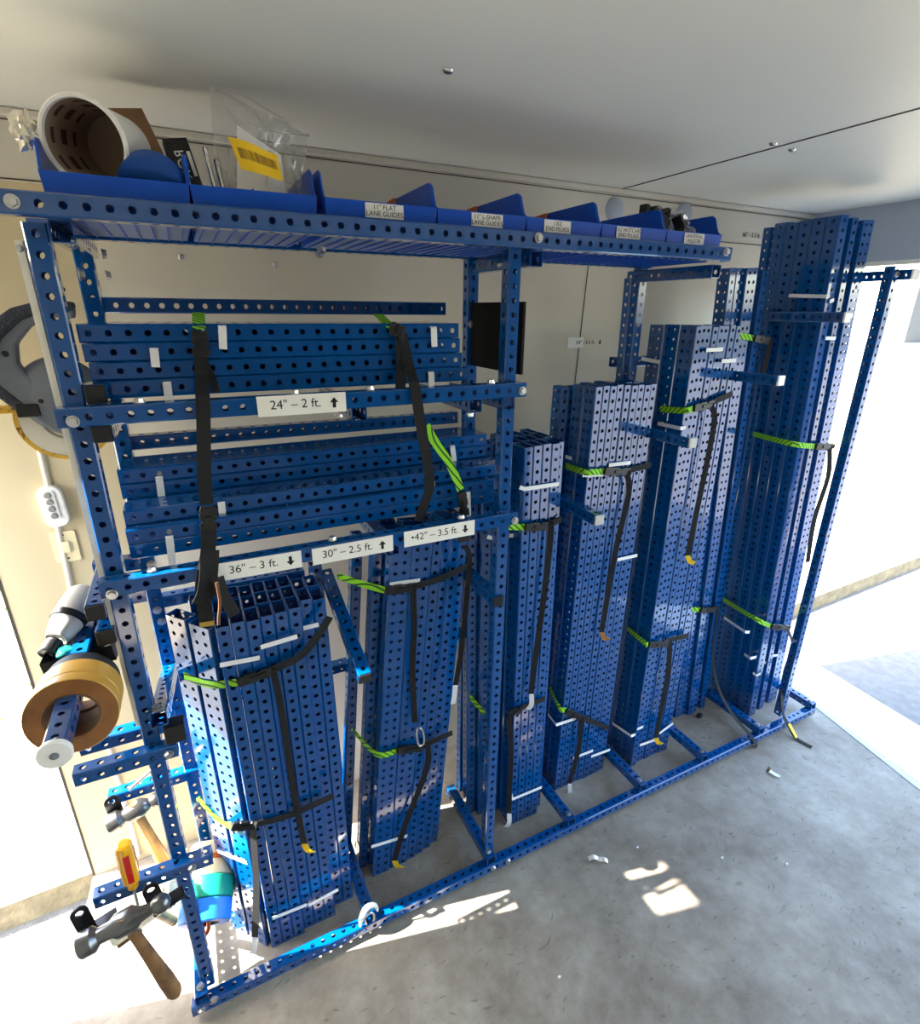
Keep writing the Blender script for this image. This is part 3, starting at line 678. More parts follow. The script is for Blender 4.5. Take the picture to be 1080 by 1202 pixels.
# first bin: paper tub, blue roll, cardboard, foil
tub_m = axis_basis((-.078, 1.035, 1.788), (-.30, -.93, -.16))
tub = empty('paper_tub', (0, 0, 0), 'white paper tub with printed brown inside, lying in the first bin', 'tub', matrix=tub_m@Matrix.Translation((0, 0, -.125)))
lathe('shell', [(.0, 0), (.047, 0), (.0535, .125), (.0545, .128), (.0515, .128), (.0505, .125), (.0505, .1215)], 'white_plastic', tub, n=48)
lathe('lining', [(.0504, .1225), (.044, .006), (0, .006)], 'tub_inside', tub, n=48)
lathe('rim', [(.0535, .122), (.0565, .123), (.0570, .127), (.0545, .130), (.0510, .129), (.0505, .125)], 'white_plastic', tub, n=48, closed=True)
rl = lathe('tape_roll', [(.030, -.014), (.046, -.014), (.046, .014), (.030, .014)], 'masking_blue', closed=True, matrix=axis_basis((.000, 1.03, 1.738), (-.2, -.85, -.5))); tag(rl, 'blue tape roll leaning in the first bin beside the tub', 'roll')
lathe('core', [(0, -.012), (.0305, -.012), (.0305, .012), (0, .012)], 'masking_blue', rl)
cb = poly_prism('cardboard_sheet', [(-.075, 0), (.055, 0), (.05, .10), (.028, .165), (-.065, .150)], .005, 'kraft', matrix=basis((-.025, 1.215, 1.725), (1, .12, 0), (0, .12, 1), (.1, -1, .1))); tag(cb, 'brown cardboard sheet standing at the back of the first bin', 'cardboard')
fo = lump('foil_scrap', (.013, .012, .022), 'foil', None, Matrix.Translation((-.150, 1.06, 1.798)), 2, 1.0, 3, 3.5, False); tag(fo, 'crumpled silver foil scrap at the near end of the bins', 'scrap')
# second bin: black tool box, rods, clear bag
rk = empty('tool_case', (0, 0, 0), 'slim black tool case with white lettering in the second bin', 'case', matrix=basis((.062, 1.06, 1.695), (1, .15, .0), (.12, -.2, -1), (-.15, -1, .18)))
box('case_body', -.016, .020, -.128, 0, -.02, .0, 'black_plastic', rk, bev=.002)
text('lettering', 'ROK', .020, 'label_white', rk, Matrix.Translation((.002, -.090, .0006))@Matrix.Rotation(PI/2, 4, 'Z'))
box('badge', -.001, .014, -.108, -.072, 0, .0004, 'label_white', rk, matrix=Matrix.Translation((.0125, 0, 0))@Matrix.Diagonal((.35, 1, 1, 1)))
for k, (x, dx, r) in enumerate(((.090, -.012, .0035), (.103, -.010, .004), (.154, .004, .0045))):
    o = tube_along('steel_rod', [(x, 1.02+.01*k, 1.694), (x+dx, 1.04+.01*k, 1.80-.012*k)], r, 'rod', n=12)
    tag(o, 'thin bright steel rod standing in the second bin, %s one' % ['tallest', 'middle', 'right under the yellow tag'][k], 'rod', 'steel rods in the second bin')
pg = lump('cork_piece', (.022, .02, .03), 'card_brown', None, Matrix.Translation((.132, 1.045, 1.722)), 6, .5); tag(pg, 'brown lump standing between the rods in the second bin', 'scrap')
bag = empty('zip_bag', (.15, 1.06, 1.70), 'clear zip bag with yellow barcode tag slumped in the second bin', 'bag')
def bag_mesh(name, corners, thick, m, parent, seed, n=22, amp=.02):
    v, f = [], []
    A, B, C_, D = [Vector(c) for c in corners]
    for s in (-1, 1):
        for i in range(n+1):
            for j in range(n+1):
                u, w_ = i/n, j/n
                p = A.lerp(B, u).lerp(D.lerp(C_, u), w_)
                e = (4*u*(1-u)*4*w_*(1-w_))**.6
                q = Vector((u*4+seed, w_*4, s*1.7)); d = thick*e*s*(.6+.5*noise.noise(q))+amp*noise.noise(q*1.7)*min(1, e+.25)
                v.append(p+Vector((.15*d, -d, .2*d)))
    N_ = (n+1)*(n+1)
    for s in range(2):
        for i in range(n):
            for j in range(n):
                a = s*N_+i*(n+1)+j; q = (a, a+1, a+n+2, a+n+1); f.append(q if s else q[::-1])
    return mesh(name, v, f, m, parent, smooth=True)
bag_mesh('film', [(-.065, .0, .0), (.055, .0, .0), (.100, .03, .150), (-.050, .015, .192)], .035, 'clear_bag', bag, 1, amp=.03)
tube_along('zip_seal', [(-.050, -.004, .186), (-.005, -.006, .180), (.03, 0, .168), (.065, .01, .158), (.098, .025, .147)], .0016, 'clear_bag', bag, n=8)
tube_along('zip_seal', [(-.050, -.004, .186), (-.03, -.02, .152), (.0, -.03, .135), (.05, -.02, .135), (.098, .022, .147)], .0014, 'clear_bag', bag, n=8)
bag_mesh('paper_insert', [(-.035, -.02, .03), (.045, -.02, .03), (.042, -.012, .105), (-.02, -.012, .138)], .008, 'paper', bag, 5, n=10, amp=.006)
def sheet(name, corners, m, parent, n=10, amp=.006, seed=0, th=.0008):
    v, f = [], []; A, B, C_, D = [Vector(c) for c in corners]
    for s in range(2):
        for i in range(n+1):
            for j in range(n+1):
                u, w_ = i/n, j/n; p = A.lerp(B, u).lerp(D.lerp(C_, u), w_)
                v.append(p+Vector((0, -amp*math.sin(u*5+seed)*(.6+.6*w_)+s*th, 0)))
    N_ = (n+1)**2
    for i in range(n):
        for j in range(n):
            a = i*(n+1)+j; f.append((a, a+1, a+n+2, a+n+1)); f.append((a+N_, a+N_+n+1, a+N_+n+2, a+N_+1))
    b = [i*(n+1) for i in range(n+1)]+[n*(n+1)+j for j in range(1, n+1)]+[i*(n+1)+n for i in range(n-1, -1, -1)]+[j for j in range(n-1, 0, -1)]
    for k in range(len(b)):
        a, c = b[k], b[(k+1) % len(b)]; f.append((a, c, c+N_, a+N_))
    return mesh(name, v, f, m, parent)
YT = [(-.026, -.050, .071), (.036, -.050, .062), (.030, -.050, .098), (-.040, -.050, .112)]
yt = sheet('barcode_tag', YT, 'yellow_tag', bag)
def on_tag(u, w_): 
    A, B, C_, D = [Vector(c) for c in YT]; p = A.lerp(B, u).lerp(D.lerp(C_, u), w_)
    return p+Vector((0, -.006*math.sin(u*5)*(.6+.6*w_)-.0006, 0))
rnd = random.Random(5); u = .1; bars = ([], [])
while u < .93:
    wd = rnd.choice((.008, .012, .02)); k = len(bars[0])
    bars[0].extend([on_tag(u, .38), on_tag(u+wd, .38), on_tag(u+wd, .72), on_tag(u, .72)]); bars[1].append((k, k+1, k+2, k+3)); u += wd+rnd.choice((.01, .016, .024))
mesh('barcode_pattern', bars[0], bars[1], 'card_brown', yt)

# ------------------------------------------------------------------ straps
STRAPS=[
 ('36','u','upper strap round the shortest upright bundle',
  [(-0.098, 1.1317, 0.8272), (-0.0662, 1.0934, 0.8256), (-0.0387, 1.0603, 0.833), (0.002, 1.04, 0.84)],
  [(0.0019, 1.037, 0.8421), (0.0708, 1.037, 0.8495)],
  [(0.071, 1.04, 0.8474), (0.1293, 1.04, 0.8618), (0.173, 1.04, 0.9011), (0.2042, 1.04, 0.9442)],
  [(0.0746, 1.03, 0.8465), (0.0809, 1.03, 0.755), (0.0842, 1.03, 0.5071), (0.0924, 1.03, 0.3366)],'y'),
 ('36','l','lower strap round the shortest upright bundle',
  [(-0.1241, 1.1632, 0.459), (-0.097, 1.1305, 0.4212), (-0.0701, 1.0981, 0.4114), (-0.0566, 1.04, 0.4648)],
  [(-0.0564, 1.037, 0.468), (-0.0041, 1.037, 0.4429)],
  [(-0.0038, 1.04, 0.4422), (0.0688, 1.04, 0.4316), (0.1766, 1.04, 0.4415)],
  [(-0.0141, 1.03, 0.4451), (-0.028, 1.03, 0.2614), (-0.0519, 1.03, 0.0919)],'w'),
 ('42','u','upper strap round the bundle left of the middle post',
  [(0.2672, 1.22, 0.9462), (0.3146, 1.13, 0.9524), (0.3536, 1.108, 0.9403)],
  [(0.3527, 1.105, 0.942), (0.4314, 1.105, 0.933)],
  [(0.4326, 1.108, 0.9336), (0.5065, 1.108, 0.9406), (0.5761, 1.108, 0.9593)],
  [(0.4219, 1.098, 0.9362), (0.4217, 1.098, 0.828), (0.4137, 1.098, 0.6895), (0.4172, 1.098, 0.5283)],'n'),
 ('42','l','lower strap round the bundle left of the middle post',
  [(0.2654, 1.22, 0.4835), (0.3071, 1.108, 0.4578), (0.3669, 1.108, 0.4441)],
  [(0.366, 1.105, 0.45), (0.4408, 1.105, 0.4275)],
  [(0.442, 1.108, 0.4274), (0.5345, 1.108, 0.4383)],
  [(0.4533, 1.098, 0.4283), (0.4469, 1.098, 0.3447), (0.3773, 1.098, 0.1677), (0.3417, 1.098, 0.0498)],'y'),
 ('48','u','upper strap round the bundle behind the middle post',
  [(0.6765, 1.076, 1.0619), (0.7228, 1.076, 1.0516)],
  [(0.7208, 1.073, 1.0531), (0.7896, 1.073, 1.046)],
  [(0.7917, 1.076, 1.047), (0.8372, 1.076, 1.0563)],
  [(0.7987, 1.066, 1.0398), (0.794, 1.066, 0.8913), (0.7773, 1.066, 0.6506), (0.7684, 1.066, 0.5205)],'w'),
 ('48','l','lower strap round the bundle behind the middle post',
  [(0.6185, 1.2, 0.4912), (0.6522, 1.13, 0.4433)],
  [(0.6963, 1.073, 0.4742), (0.7432, 1.073, 0.4722)],
  [(0.7451, 1.076, 0.4723), (0.8297, 1.076, 0.4759)],
  [(0.6984, 1.066, 0.4635), (0.7102, 1.066, 0.3384), (0.7132, 1.066, 0.0789)],'w'),
 ('54','u','upper strap round the fourth upright bundle',
  [(0.9548, 1.227, 1.1518), (0.9402, 1.124, 1.16), (1.0093, 1.124, 1.1541)],
  [(1.0066, 1.121, 1.1553), (1.0986, 1.121, 1.1416)],
  [(1.1008, 1.124, 1.1457), (1.1848, 1.124, 1.1512)],
  [(1.0861, 1.114, 1.14), (1.1021, 1.114, 1.0763), (1.077, 1.114, 0.8913), (1.059, 1.114, 0.6228)],'b'),
 ('54','l','lower strap round the fourth upright bundle',
  [(0.9456, 1.2082, 0.3857), (0.924, 1.124, 0.3729), (0.9533, 1.124, 0.3484)],
  [(0.9508, 1.121, 0.3516), (1.0267, 1.121, 0.2915)],
  [(1.029, 1.124, 0.2918), (1.1518, 1.124, 0.1966)],
  [(1.0137, 1.114, 0.295), (1.0166, 1.114, 0.1668), (0.9907, 1.114, 0.026)],'w'),
 ('60','u','upper strap round the fifth upright bundle',
  [(1.254, 1.183, 1.3016), (1.2495, 1.088, 1.3118), (1.282, 1.088, 1.3168)],
  [(1.2785, 1.085, 1.3175), (1.3561, 1.085, 1.3246)],
  [(1.3587, 1.088, 1.3289), (1.4361, 1.088, 1.349)],
  [(1.3421, 1.078, 1.3192), (1.367, 1.078, 1.2605), (1.3568, 1.078, 0.9958), (1.3486, 1.078, 0.8467)],'y'),
 ('60','l','lower strap round the fifth upright bundle',
  [(1.254, 1.1933, 0.5357), (1.2242, 1.088, 0.5525), (1.2457, 1.088, 0.5363)],
  [(1.2423, 1.085, 0.5392), (1.3345, 1.085, 0.5188)],
  [(1.3361, 1.088, 0.5267), (1.4342, 1.088, 0.5191)],
  [(1.3356, 1.078, 0.516), (1.3508, 1.078, 0.3968), (1.3474, 1.078, 0.1761), (1.3462, 1.078, 0.1144)],'y'),
 ('66','u','upper strap round the narrow bundle beside the tallest one',
  [(1.5564, 1.192, 1.5058), (1.626, 1.192, 1.4973)],
  [(1.6219, 1.189, 1.4975), (1.694, 1.189, 1.4888)],
  [(1.6983, 1.192, 1.4886), (1.7202, 1.192, 1.4856)],
  [(1.694, 1.182, 1.4839), (1.6922, 1.182, 1.4233), (1.6878, 1.182, 1.3559)],'n'),
 ('66','l','lower strap with a tail trailing onto the floor',
  [(1.559, 1.192, 0.5368), (1.6121, 1.192, 0.5196)],
  [(1.6081, 1.189, 0.5223), (1.6904, 1.189, 0.5049)],
  [(1.6947, 1.192, 0.5022), (1.7229, 1.192, 0.5026)],
  [(1.7024, 1.182, 0.4793), (1.7159, 1.182, 0.3284), (1.6879, 1.12, 0.218), (1.7098, 1.05, 0.1154), (1.7337, 0.962, 0.0541), (1.7996, 0.95, -0.0554), (1.6943, 0.8562, 0.006)],'w'),
 ('72','u','upper strap round the tallest bundle',
  [(1.7933, 1.2503, 1.1663), (1.752, 1.074, 1.1706), (1.8817, 1.074, 1.1492)],
  [(1.8764, 1.071, 1.1504), (1.9652, 1.071, 1.1416)],
  [(1.9707, 1.074, 1.1404), (1.9962, 1.074, 1.1379)],
  [(1.9512, 1.064, 1.1356), (1.9837, 1.064, 1.0306), (1.9667, 1.064, 0.8719), (1.9925, 1.064, 0.6959)],'n'),
 ('72','l','lower strap round the tallest bundle',
  [(1.8445, 1.2724, 0.4692), (1.7648, 1.074, 0.5075), (1.8769, 1.074, 0.4438)],
  [(1.8717, 1.071, 0.4469), (1.9869, 1.071, 0.4076)],
  [(1.9925, 1.074, 0.4044), (2.0099, 1.074, 0.3996)],
  [(1.9768, 1.064, 0.4067), (2.0351, 1.064, 0.3147), (2.0233, 1.064, 0.2074), (1.9182, 0.99, 0.1503), (1.8929, 0.955, 0.1041), (1.939, 0.955, 0.0446), (1.9437, 0.9175, 0.006), (1.9553, 0.86, 0.004)],'y'),
]
BANDS=[
 ('36',[(-0.0241, 1.0418, 0.8895), (0.0529, 1.0418, 0.8842)],'across the first three tubes near the top of the shortest upright bundle'),
 ('36',[(0.0574, 1.0418, 0.9082), (0.1327, 1.0418, 0.9137)],'across the second three tubes near the top of the shortest upright bundle'),
 ('36',[(0.141, 1.08, 0.9062), (0.1861, 1.08, 0.9071)],'across the last two tubes near the top of the shortest upright bundle'),
 ('36',[(-0.0048, 1.0418, 0.1128), (0.0805, 1.0418, 0.1074)],'low on the first three tubes of the shortest upright bundle'),
 ('36',[(0.0844, 1.0418, 0.1015), (0.1643, 1.0418, 0.1122)],'low on the second three tubes of the shortest upright bundle'),
 ('36',[(-0.1046, 1.1424, 0.291), (-0.0404, 1.0652, 0.3044)],'low on the two turned sunlit tubes above the tape stack'),
 ('42',[(0.3761, 1.16, 0.9453), (0.3676, 1.1098, 0.9523), (0.4449, 1.1098, 0.9464)],'behind the upper strap of the bundle under the 42 inch label'),
 ('42',[(0.2791, 1.1098, 0.1272), (0.3882, 1.1098, 0.1111)],'near the foot of the bundle under the 42 inch label'),
 ('48',[(0.7036, 1.0795, 1.1609), (0.7178, 1.0778, 1.155), (0.8216, 1.0778, 1.1547)],'high on the bundle behind the middle post'),
 ('48',[(0.7238, 1.0786, 0.1505), (0.7343, 1.0778, 0.1176), (0.8451, 1.0778, 0.1149)],'near the foot of the bundle behind the middle post'),
 ('48',[(0.6496, 1.14, 1.0142), (0.6758, 1.14, 1.0021)],'on a recessed tube left of the middle post'),
 ('48',[(0.7054, 1.12, 1.0142), (0.732, 1.12, 1.0119)],'on a recessed tube just right of the middle post'),
 ('54',[(0.9569, 1.2328, 1.1757), (0.9569, 1.2049, 1.1772)],'small one on the shaded side of the fourth upright bundle'),
 ('54',[(0.9368, 1.1258, 1.1503), (1.0091, 1.1258, 1.1438)],'peeping out under the upper strap of the fourth upright bundle'),
 ('54',[(1.0272, 1.1258, 1.1689), (1.1055, 1.1258, 1.1674)],'above the upper buckle of the fourth upright bundle'),
 ('54',[(1.1016, 1.1258, 0.8614), (1.1808, 1.1258, 0.86)],'halfway up the right tubes of the fourth upright bundle'),
 ('54',[(0.9461, 1.2062, 0.2732), (0.9214, 1.1258, 0.3002), (1.0051, 1.1258, 0.296)],'wrapping the corner below the lower strap of the fourth upright bundle'),
 ('54',[(1.0084, 1.1258, 0.1223), (1.0943, 1.1258, 0.1198)],'low on the middle tubes of the fourth upright bundle'),
 ('54',[(1.0896, 1.1258, 0.0948), (1.1755, 1.1258, 0.0893)],'lowest, on the right tubes of the fourth upright bundle'),
 ('60',[(1.2983, 1.0898, 1.4746), (1.366, 1.0898, 1.4754)],'higher of two near the top of the fifth upright bundle'),
 ('60',[(1.3673, 1.0898, 1.443), (1.4273, 1.0898, 1.4436)],'second from the top of the fifth upright bundle, at its edge'),
 ('60',[(1.2558, 1.2855, 1.4384), (1.2558, 1.2122, 1.4342)],'on the shaded side near the top of the fifth upright bundle'),
 ('60',[(1.2558, 1.1869, 1.2573), (1.2455, 1.0898, 1.2609), (1.2655, 1.0898, 1.2617)],'below the upper strap, wrapping the corner of the fifth bundle'),
 ('60',[(1.2558, 1.2076, 0.1115), (1.232, 1.0898, 0.1586), (1.252, 1.0898, 0.1582)],'low down wrapping the corner of the fifth upright bundle'),
 ('60',[(1.2566, 1.0898, 0.1793), (1.2847, 1.0898, 0.1796)],'short one low on the fifth upright bundle'),
 ('60',[(1.2824, 1.0898, 0.0952), (1.3755, 1.0898, 0.0885)],'lowest one under the strap tail of the fifth upright bundle'),
 ('60',[(1.3753, 1.0898, 0.1125), (1.4398, 1.0898, 0.1346)],'low on the right tubes of the fifth upright bundle'),
 ('72',[(1.7614, 1.1969, 1.6248), (1.7617, 1.078, 1.6202), (1.7737, 1.0758, 1.6227)],'long one high on the tallest bundle'),
 ('72',[(1.7805, 1.0758, 1.6061), (1.7996, 1.0758, 1.6112)],'short one just under the long one of the tallest bundle'),
 ('72',[(1.9438, 1.1, 1.6513), (1.9711, 1.1, 1.652)],'small square one high on the right tube of the tallest bundle'),
 ('72',[(1.8941, 1.1, 1.5676), (1.9579, 1.1, 1.5679)],'just above the peg end on the tallest bundle'),
 ('72',[(1.8016, 1.0758, 1.5002), (1.8544, 1.0758, 1.4996)],'just below the peg of the tallest bundle'),
 ('72',[(1.8522, 1.2537, 0.3889), (1.7298, 1.0758, 0.4573), (1.7555, 1.0758, 0.45)],'long one below the lower strap of the tallest bundle'),
 ('72',[(1.8603, 1.1403, 0.2788), (1.7984, 1.0758, 0.3192), (1.834, 1.0758, 0.3161)],'second below the lower strap of the tallest bundle'),
 ('72',[(1.8647, 1.0922, 0.2192), (1.8632, 1.0758, 0.2186), (1.8888, 1.0758, 0.2183)],'lowest one on the tallest bundle'),
 ('72',[(1.9362, 1.1, 0.2403), (1.9877, 1.1, 0.2283)],'on the right tube low on the tallest bundle'),
 ('72',[(1.9774, 1.1, 0.2605), (2.0175, 1.1, 0.2524)],'short one at the outer edge low on the tallest bundle'),
]
SHELFBANDS=[
 ([(0.0671, 1.027, 1.5403), (0.0639, 1.027, 1.5064)],'top row of the upper shelf tubes'),
 ([(-0.0388, 1.027, 1.5059), (-0.0406, 1.027, 1.4807)],'second row of the upper shelf tubes'),
 ([(-0.029, 1.027, 1.4531), (-0.0306, 1.027, 1.4197)],'bottom row of the upper shelf tubes at the near end'),
 ([(0.4509, 1.027, 1.5368), (0.4524, 1.027, 1.5031)],'top row of the upper shelf tubes beside the back post'),
 ([(0.4444, 1.027, 1.4507), (0.446, 1.027, 1.4168)],'bottom row of the upper shelf tubes beside the second strap'),
 ([(-0.0726, 1.127, 1.2686), (-0.076, 1.127, 1.204)],'upper rows of the lower shelf tubes at the near end'),
 ([(0.0254, 1.057, 1.2253), (0.0234, 1.057, 1.1772)],'middle row of the lower shelf tubes'),
 ([(-0.0689, 1.037, 1.1805), (-0.0727, 1.037, 1.1215)],'bottom rows of the lower shelf tubes at the near end'),
 ([(0.5406, 1.127, 1.2683), (0.5475, 1.127, 1.2217)],'upper rows of the lower shelf tubes near the middle post'),
 ([(0.4568, 1.057, 1.2127), (0.4606, 1.057, 1.1761)],'middle row of the lower shelf tubes near the middle post'),
 ([(0.5365, 1.037, 1.1795), (0.5396, 1.037, 1.1229)],'bottom rows of the lower shelf tubes near the middle post'),
]
SH1=([(0.0369, 1.1, 1.5636), (0.0352, 1.08, 1.5569), (0.032, 1.024, 1.5393)], [(0.0315, 1.02, 1.5368), (0.0282, 1.02, 1.4967)], [(0.0281, 1.018, 1.4969), (0.0249, 1.012, 1.4675), (0.0191, 0.955, 1.4339), (0.0145, 0.952, 1.3941), (0.0037, 0.952, 1.3101), (0.0009, 0.96, 1.2602)], [(0.0017, 0.962, 1.2564), (-0.003, 0.962, 1.2135)], [(-0.003, 0.96, 1.2142), (-0.0104, 0.953, 1.1736), (-0.02, 0.945, 1.1466), (-0.0284, 0.945, 1.1071), (-0.0307, 0.945, 1.0425)])
SH2=([(0.3628, 1.1, 1.5625), (0.3629, 1.07, 1.5534), (0.3668, 1.024, 1.5374)], [(0.3654, 1.02, 1.5375), (0.3788, 1.02, 1.5313)], [(0.3788, 1.02, 1.5313), (0.3788, 1.02, 1.4765), (0.3754, 1.02, 1.4231)], [(0.3814, 1.018, 1.5283), (0.3906, 1.01, 1.4689), (0.379, 0.952, 1.436), (0.3912, 0.952, 1.3551), (0.4099, 0.965, 1.2733), (0.4177, 0.98, 1.2284), (0.414, 1.0, 1.1852), (0.4036, 1.01, 1.1446)], [(0.4099, 0.975, 1.3575), (0.4389, 1.0, 1.3189), (0.4785, 1.01, 1.263), (0.5105, 1.02, 1.1983)], [(0.5106, 1.02, 1.1943), (0.5198, 1.02, 1.1362)], [(0.5075, 0.99, 1.0768), (0.545, 1.04, 1.0162), (0.5521, 1.06, 0.9245), (0.5373, 1.06, 0.7543), (0.5232, 1.07, 0.6235)])

END = {'y': 'yellow_tag', 'w': 'paper', 'b': 'brown_tag'}
BOUT = [(-1, -.42), (-.62, -.5), (-.5, -.40), (-.42, -.5), (.1, -.5), (.18, -.36), (.36, -.36), (.44, -.5), (1, -.5), (1, .5), (.44, .5), (.36, .36), (.18, .36), (.1, .5), (-.42, .5), (-.5, .40), (-.62, .5), (-1, .42)]
def buckle(parent, a, b, width, nrm=(0, -1, 0), m='black_plastic'):
    a, b = Vector(a), Vector(b); x = (b-a); L = max(x.length, .03); c = (a+b)/2; x.normalize(); n = Vector(nrm); n = (n-x*n.dot(x)).normalized(); y = n.cross(x)
    o = poly_prism('buckle', [(px*L/2, py*width*1.35) for px, py in BOUT], .008, m, parent, matrix=basis(c-n*.002, x, y, n), bev=.0014)
    poly_prism('release_tongue', [(-L*.12, -width*.24), (L*.36, -width*.34), (L*.36, width*.34), (-L*.12, width*.24)], .003, m, o, matrix=Matrix.Translation((0, 0, .0075)), bev=.0008)
    return o
SW = .0175
def near(pts, y): return pts
for (b, k, lab, g, bu, bl, ta, e) in STRAPS:
    r = empty('cam_strap', bu[0], f'black and green webbing {lab}', 'strap', 'webbing straps round the bundles')
    I = Matrix.Translation(-Vector(bu[0]))
    L = lambda q: [I@Vector(p) for p in q]
    ribbon('green_webbing', L(g), SW, 'green_web', r, sm=5)
    ribbon('black_webbing', L(bl), SW, 'black_web', r, sm=5)
    buckle(r, L(bu)[0], L(bu)[1], SW)
    t = L([bl[0]]+ta) if (Vector(bl[0])-Vector(ta[0])).length < .05 else L(ta)
    floorward = ta[-1][2] < .02
    wd = (1, -.55, .05) if not floorward else (1, .25, 0)
    ribbon('tail', t, SW*.92, 'black_web', r, wdir=wd, sm=5)
    p = Vector(t[-1]); q = (Vector(t[-1])-Vector(t[-2])).normalized()
    if e in END:
        if k == 'l' and b == '72':
            pp = L(ta); ribbon('yellow_tag', [pp[-3]+Vector((0, -.003, .004)), pp[-2]+Vector((0, -.003, .004))], SW*.95, 'yellow_tag', r, wdir=wd, sm=4)
        elif e == 'w':
            dn = Vector((-.012, -.006, -.045)) if not floorward else Vector((.02, -.03, 0))
            ribbon('white_label', [p+Vector((0, -.004, .004)), p+dn*.5+Vector((0, -.012, 0)), p+dn], SW*.8, 'paper', r, wdir=wd, sm=5)
            if floorward: ribbon('yellow_tag', [p-q*.03+Vector((.006, 0, .003)), p+Vector((.006, 0, .003))], SW*.6, 'brass_end', r, wdir=wd)
        else:
            ribbon('end_tag', [p, p+Vector((.006, -.008, -.018)), p+Vector((.022, -.014, -.026))], SW*.9, END[e], r, wdir=wd, sm=5)
for i, (sh, key) in enumerate(((SH1, 1), (SH2, 2))):
    o0 = sh[1][0]; I = Matrix.Translation(-Vector(o0)); L = lambda q: [I@Vector(p) for p in q]
    r = empty('cam_strap', o0, ['black strap hanging down over both tube shelves near the first post', 'black strap with two ends crossing the shelves before the middle post'][i], 'strap', 'webbing straps over the shelves')
    ribbon('green_webbing', L(sh[0]), .02, 'green_web', r, wdir=(1, 0, 0), sm=4)
    buckle(r, L(sh[1])[0], L(sh[1])[1], .019)
    ribbon('black_webbing', L(sh[2]), .021, 'black_web', r, wdir=(1, 0, 0), sm=5)
    if i == 0:
        ribbon('second_webbing', L([(.030, 1.022, 1.49), (.040, 1.022, 1.462), (.043, 1.022, 1.437)]), .012, 'black_web', r, wdir=(1, 0, 0))
        ribbon('green_webbing', L([(.0085, .954, 1.318), (.0060, .957, 1.285)]), .007, 'green_web', r, wdir=(1, 0, 0), th=.004)
        buckle(r, L(sh[3])[0], L(sh[3])[1], .02)
        ribbon('tail', L(sh[4]), .024, 'black_web', r, wdir=(1, 0, 0), sm=5)
        ribbon('tail', L([(-.006, .951, 1.18), (-.014, .945, 1.14), (-.024, .942, 1.105), (-.036, .941, 1.085)]), .03, 'black_web', r, wdir=(1, .2, 0), sm=5)
        ribbon('folded_tail', L([(-.002, .944, 1.13), (.002, .938, 1.10), (.012, .934, 1.07), (.016, .934, 1.055)]), .022, 'black_web', r, wdir=(1, .3, 0), sm=5)
        ribbon('frayed_edge', L([(-.004, .936, 1.125), (-.004, .930, 1.09), (-.010, .928, 1.06), (-.012, .93, 1.045)]), .005, 'card_brown', r, wdir=(1, .4, 0), sm=5)
        ribbon('end_tag', L([(-.0305, .944, 1.049), (-.0312, .944, 1.040)]), .024, 'brass_end', r, wdir=(1, 0, 0), th=.003)
    else:
        ribbon('black_webbing', L(sh[3]), .020, 'black_web', r, wdir=(1, -.2, 0), sm=5)
        ribbon('green_webbing', L(sh[4]), .018, 'green_web', r, wdir=(1, 0, .4), sm=5)
        buckle(r, L(sh[5])[0], L(sh[5])[1], .017)
        ribbon('tail', L(sh[6]), .013, 'black_web', r, wdir=(1, -.4, 0), sm=5)
        p = L(sh[6])[-1]; ribbon('white_label', [p+Vector((0, -.003, .012)), p+Vector((-.006, -.010, -.012)), p+Vector((-.012, -.012, -.038))], .014, 'paper', r, wdir=(1, 0, .2))
for bname, pts, lab in BANDS:
    # close the band round the corner it starts from
    o = ribbon('paper_band', pts, .0105, 'paper', wdir=(0, 0, 1), th=.0012, raw=True); tag(o, f'white paper band {lab}', 'band', 'white paper bands on the upright bundles')
for pts, lab in SHELFBANDS:
    a, c = Vector(pts[0]), Vector(pts[1]); top = a+Vector((.004, .045, .0042))
    o = ribbon('paper_band', [top, a+Vector((0, .001, .0035)), a+Vector((0, -.001, .001)), c], .0125, 'paper', wdir=(1, 0, 0), th=.0014, raw=True); tag(o, f'white paper band round the {lab}', 'band', 'white paper bands on the shelved tubes')

# snap hook on the strap tail, clip on the bottom rail
ck = tube_along('snap_hook', [(.420, 1.085, .52), (.414, 1.08, .505), (.418, 1.078, .470), (.428, 1.078, .462), (.436, 1.08, .472), (.433, 1.082, .505), (.424, 1.084, .522)], .0032, 'chrome', n=10); tag(ck, 'small silver snap hook hanging from the strap tail', 'hook')
cl = empty('plastic_clip', (.222, .972, .082), 'white plastic clip hooked over the bottom rail crossbar', 'clip')
tube_along('hook', [(-.022, -.006, -.03), (-.018, -.010, .004), (0, -.004, .022), (.020, -.002, .014), (.026, -.006, -.006)], .006, 'white_plastic', cl, radii=[.004, .007, .008, .006, .003])
tube_along('ring', [(-.008, -.010, -.03), (-.01, -.012, -.005), (.004, -.010, .006), (.014, -.010, -.008), (.012, -.010, -.03)], .0028, 'zinc', cl)

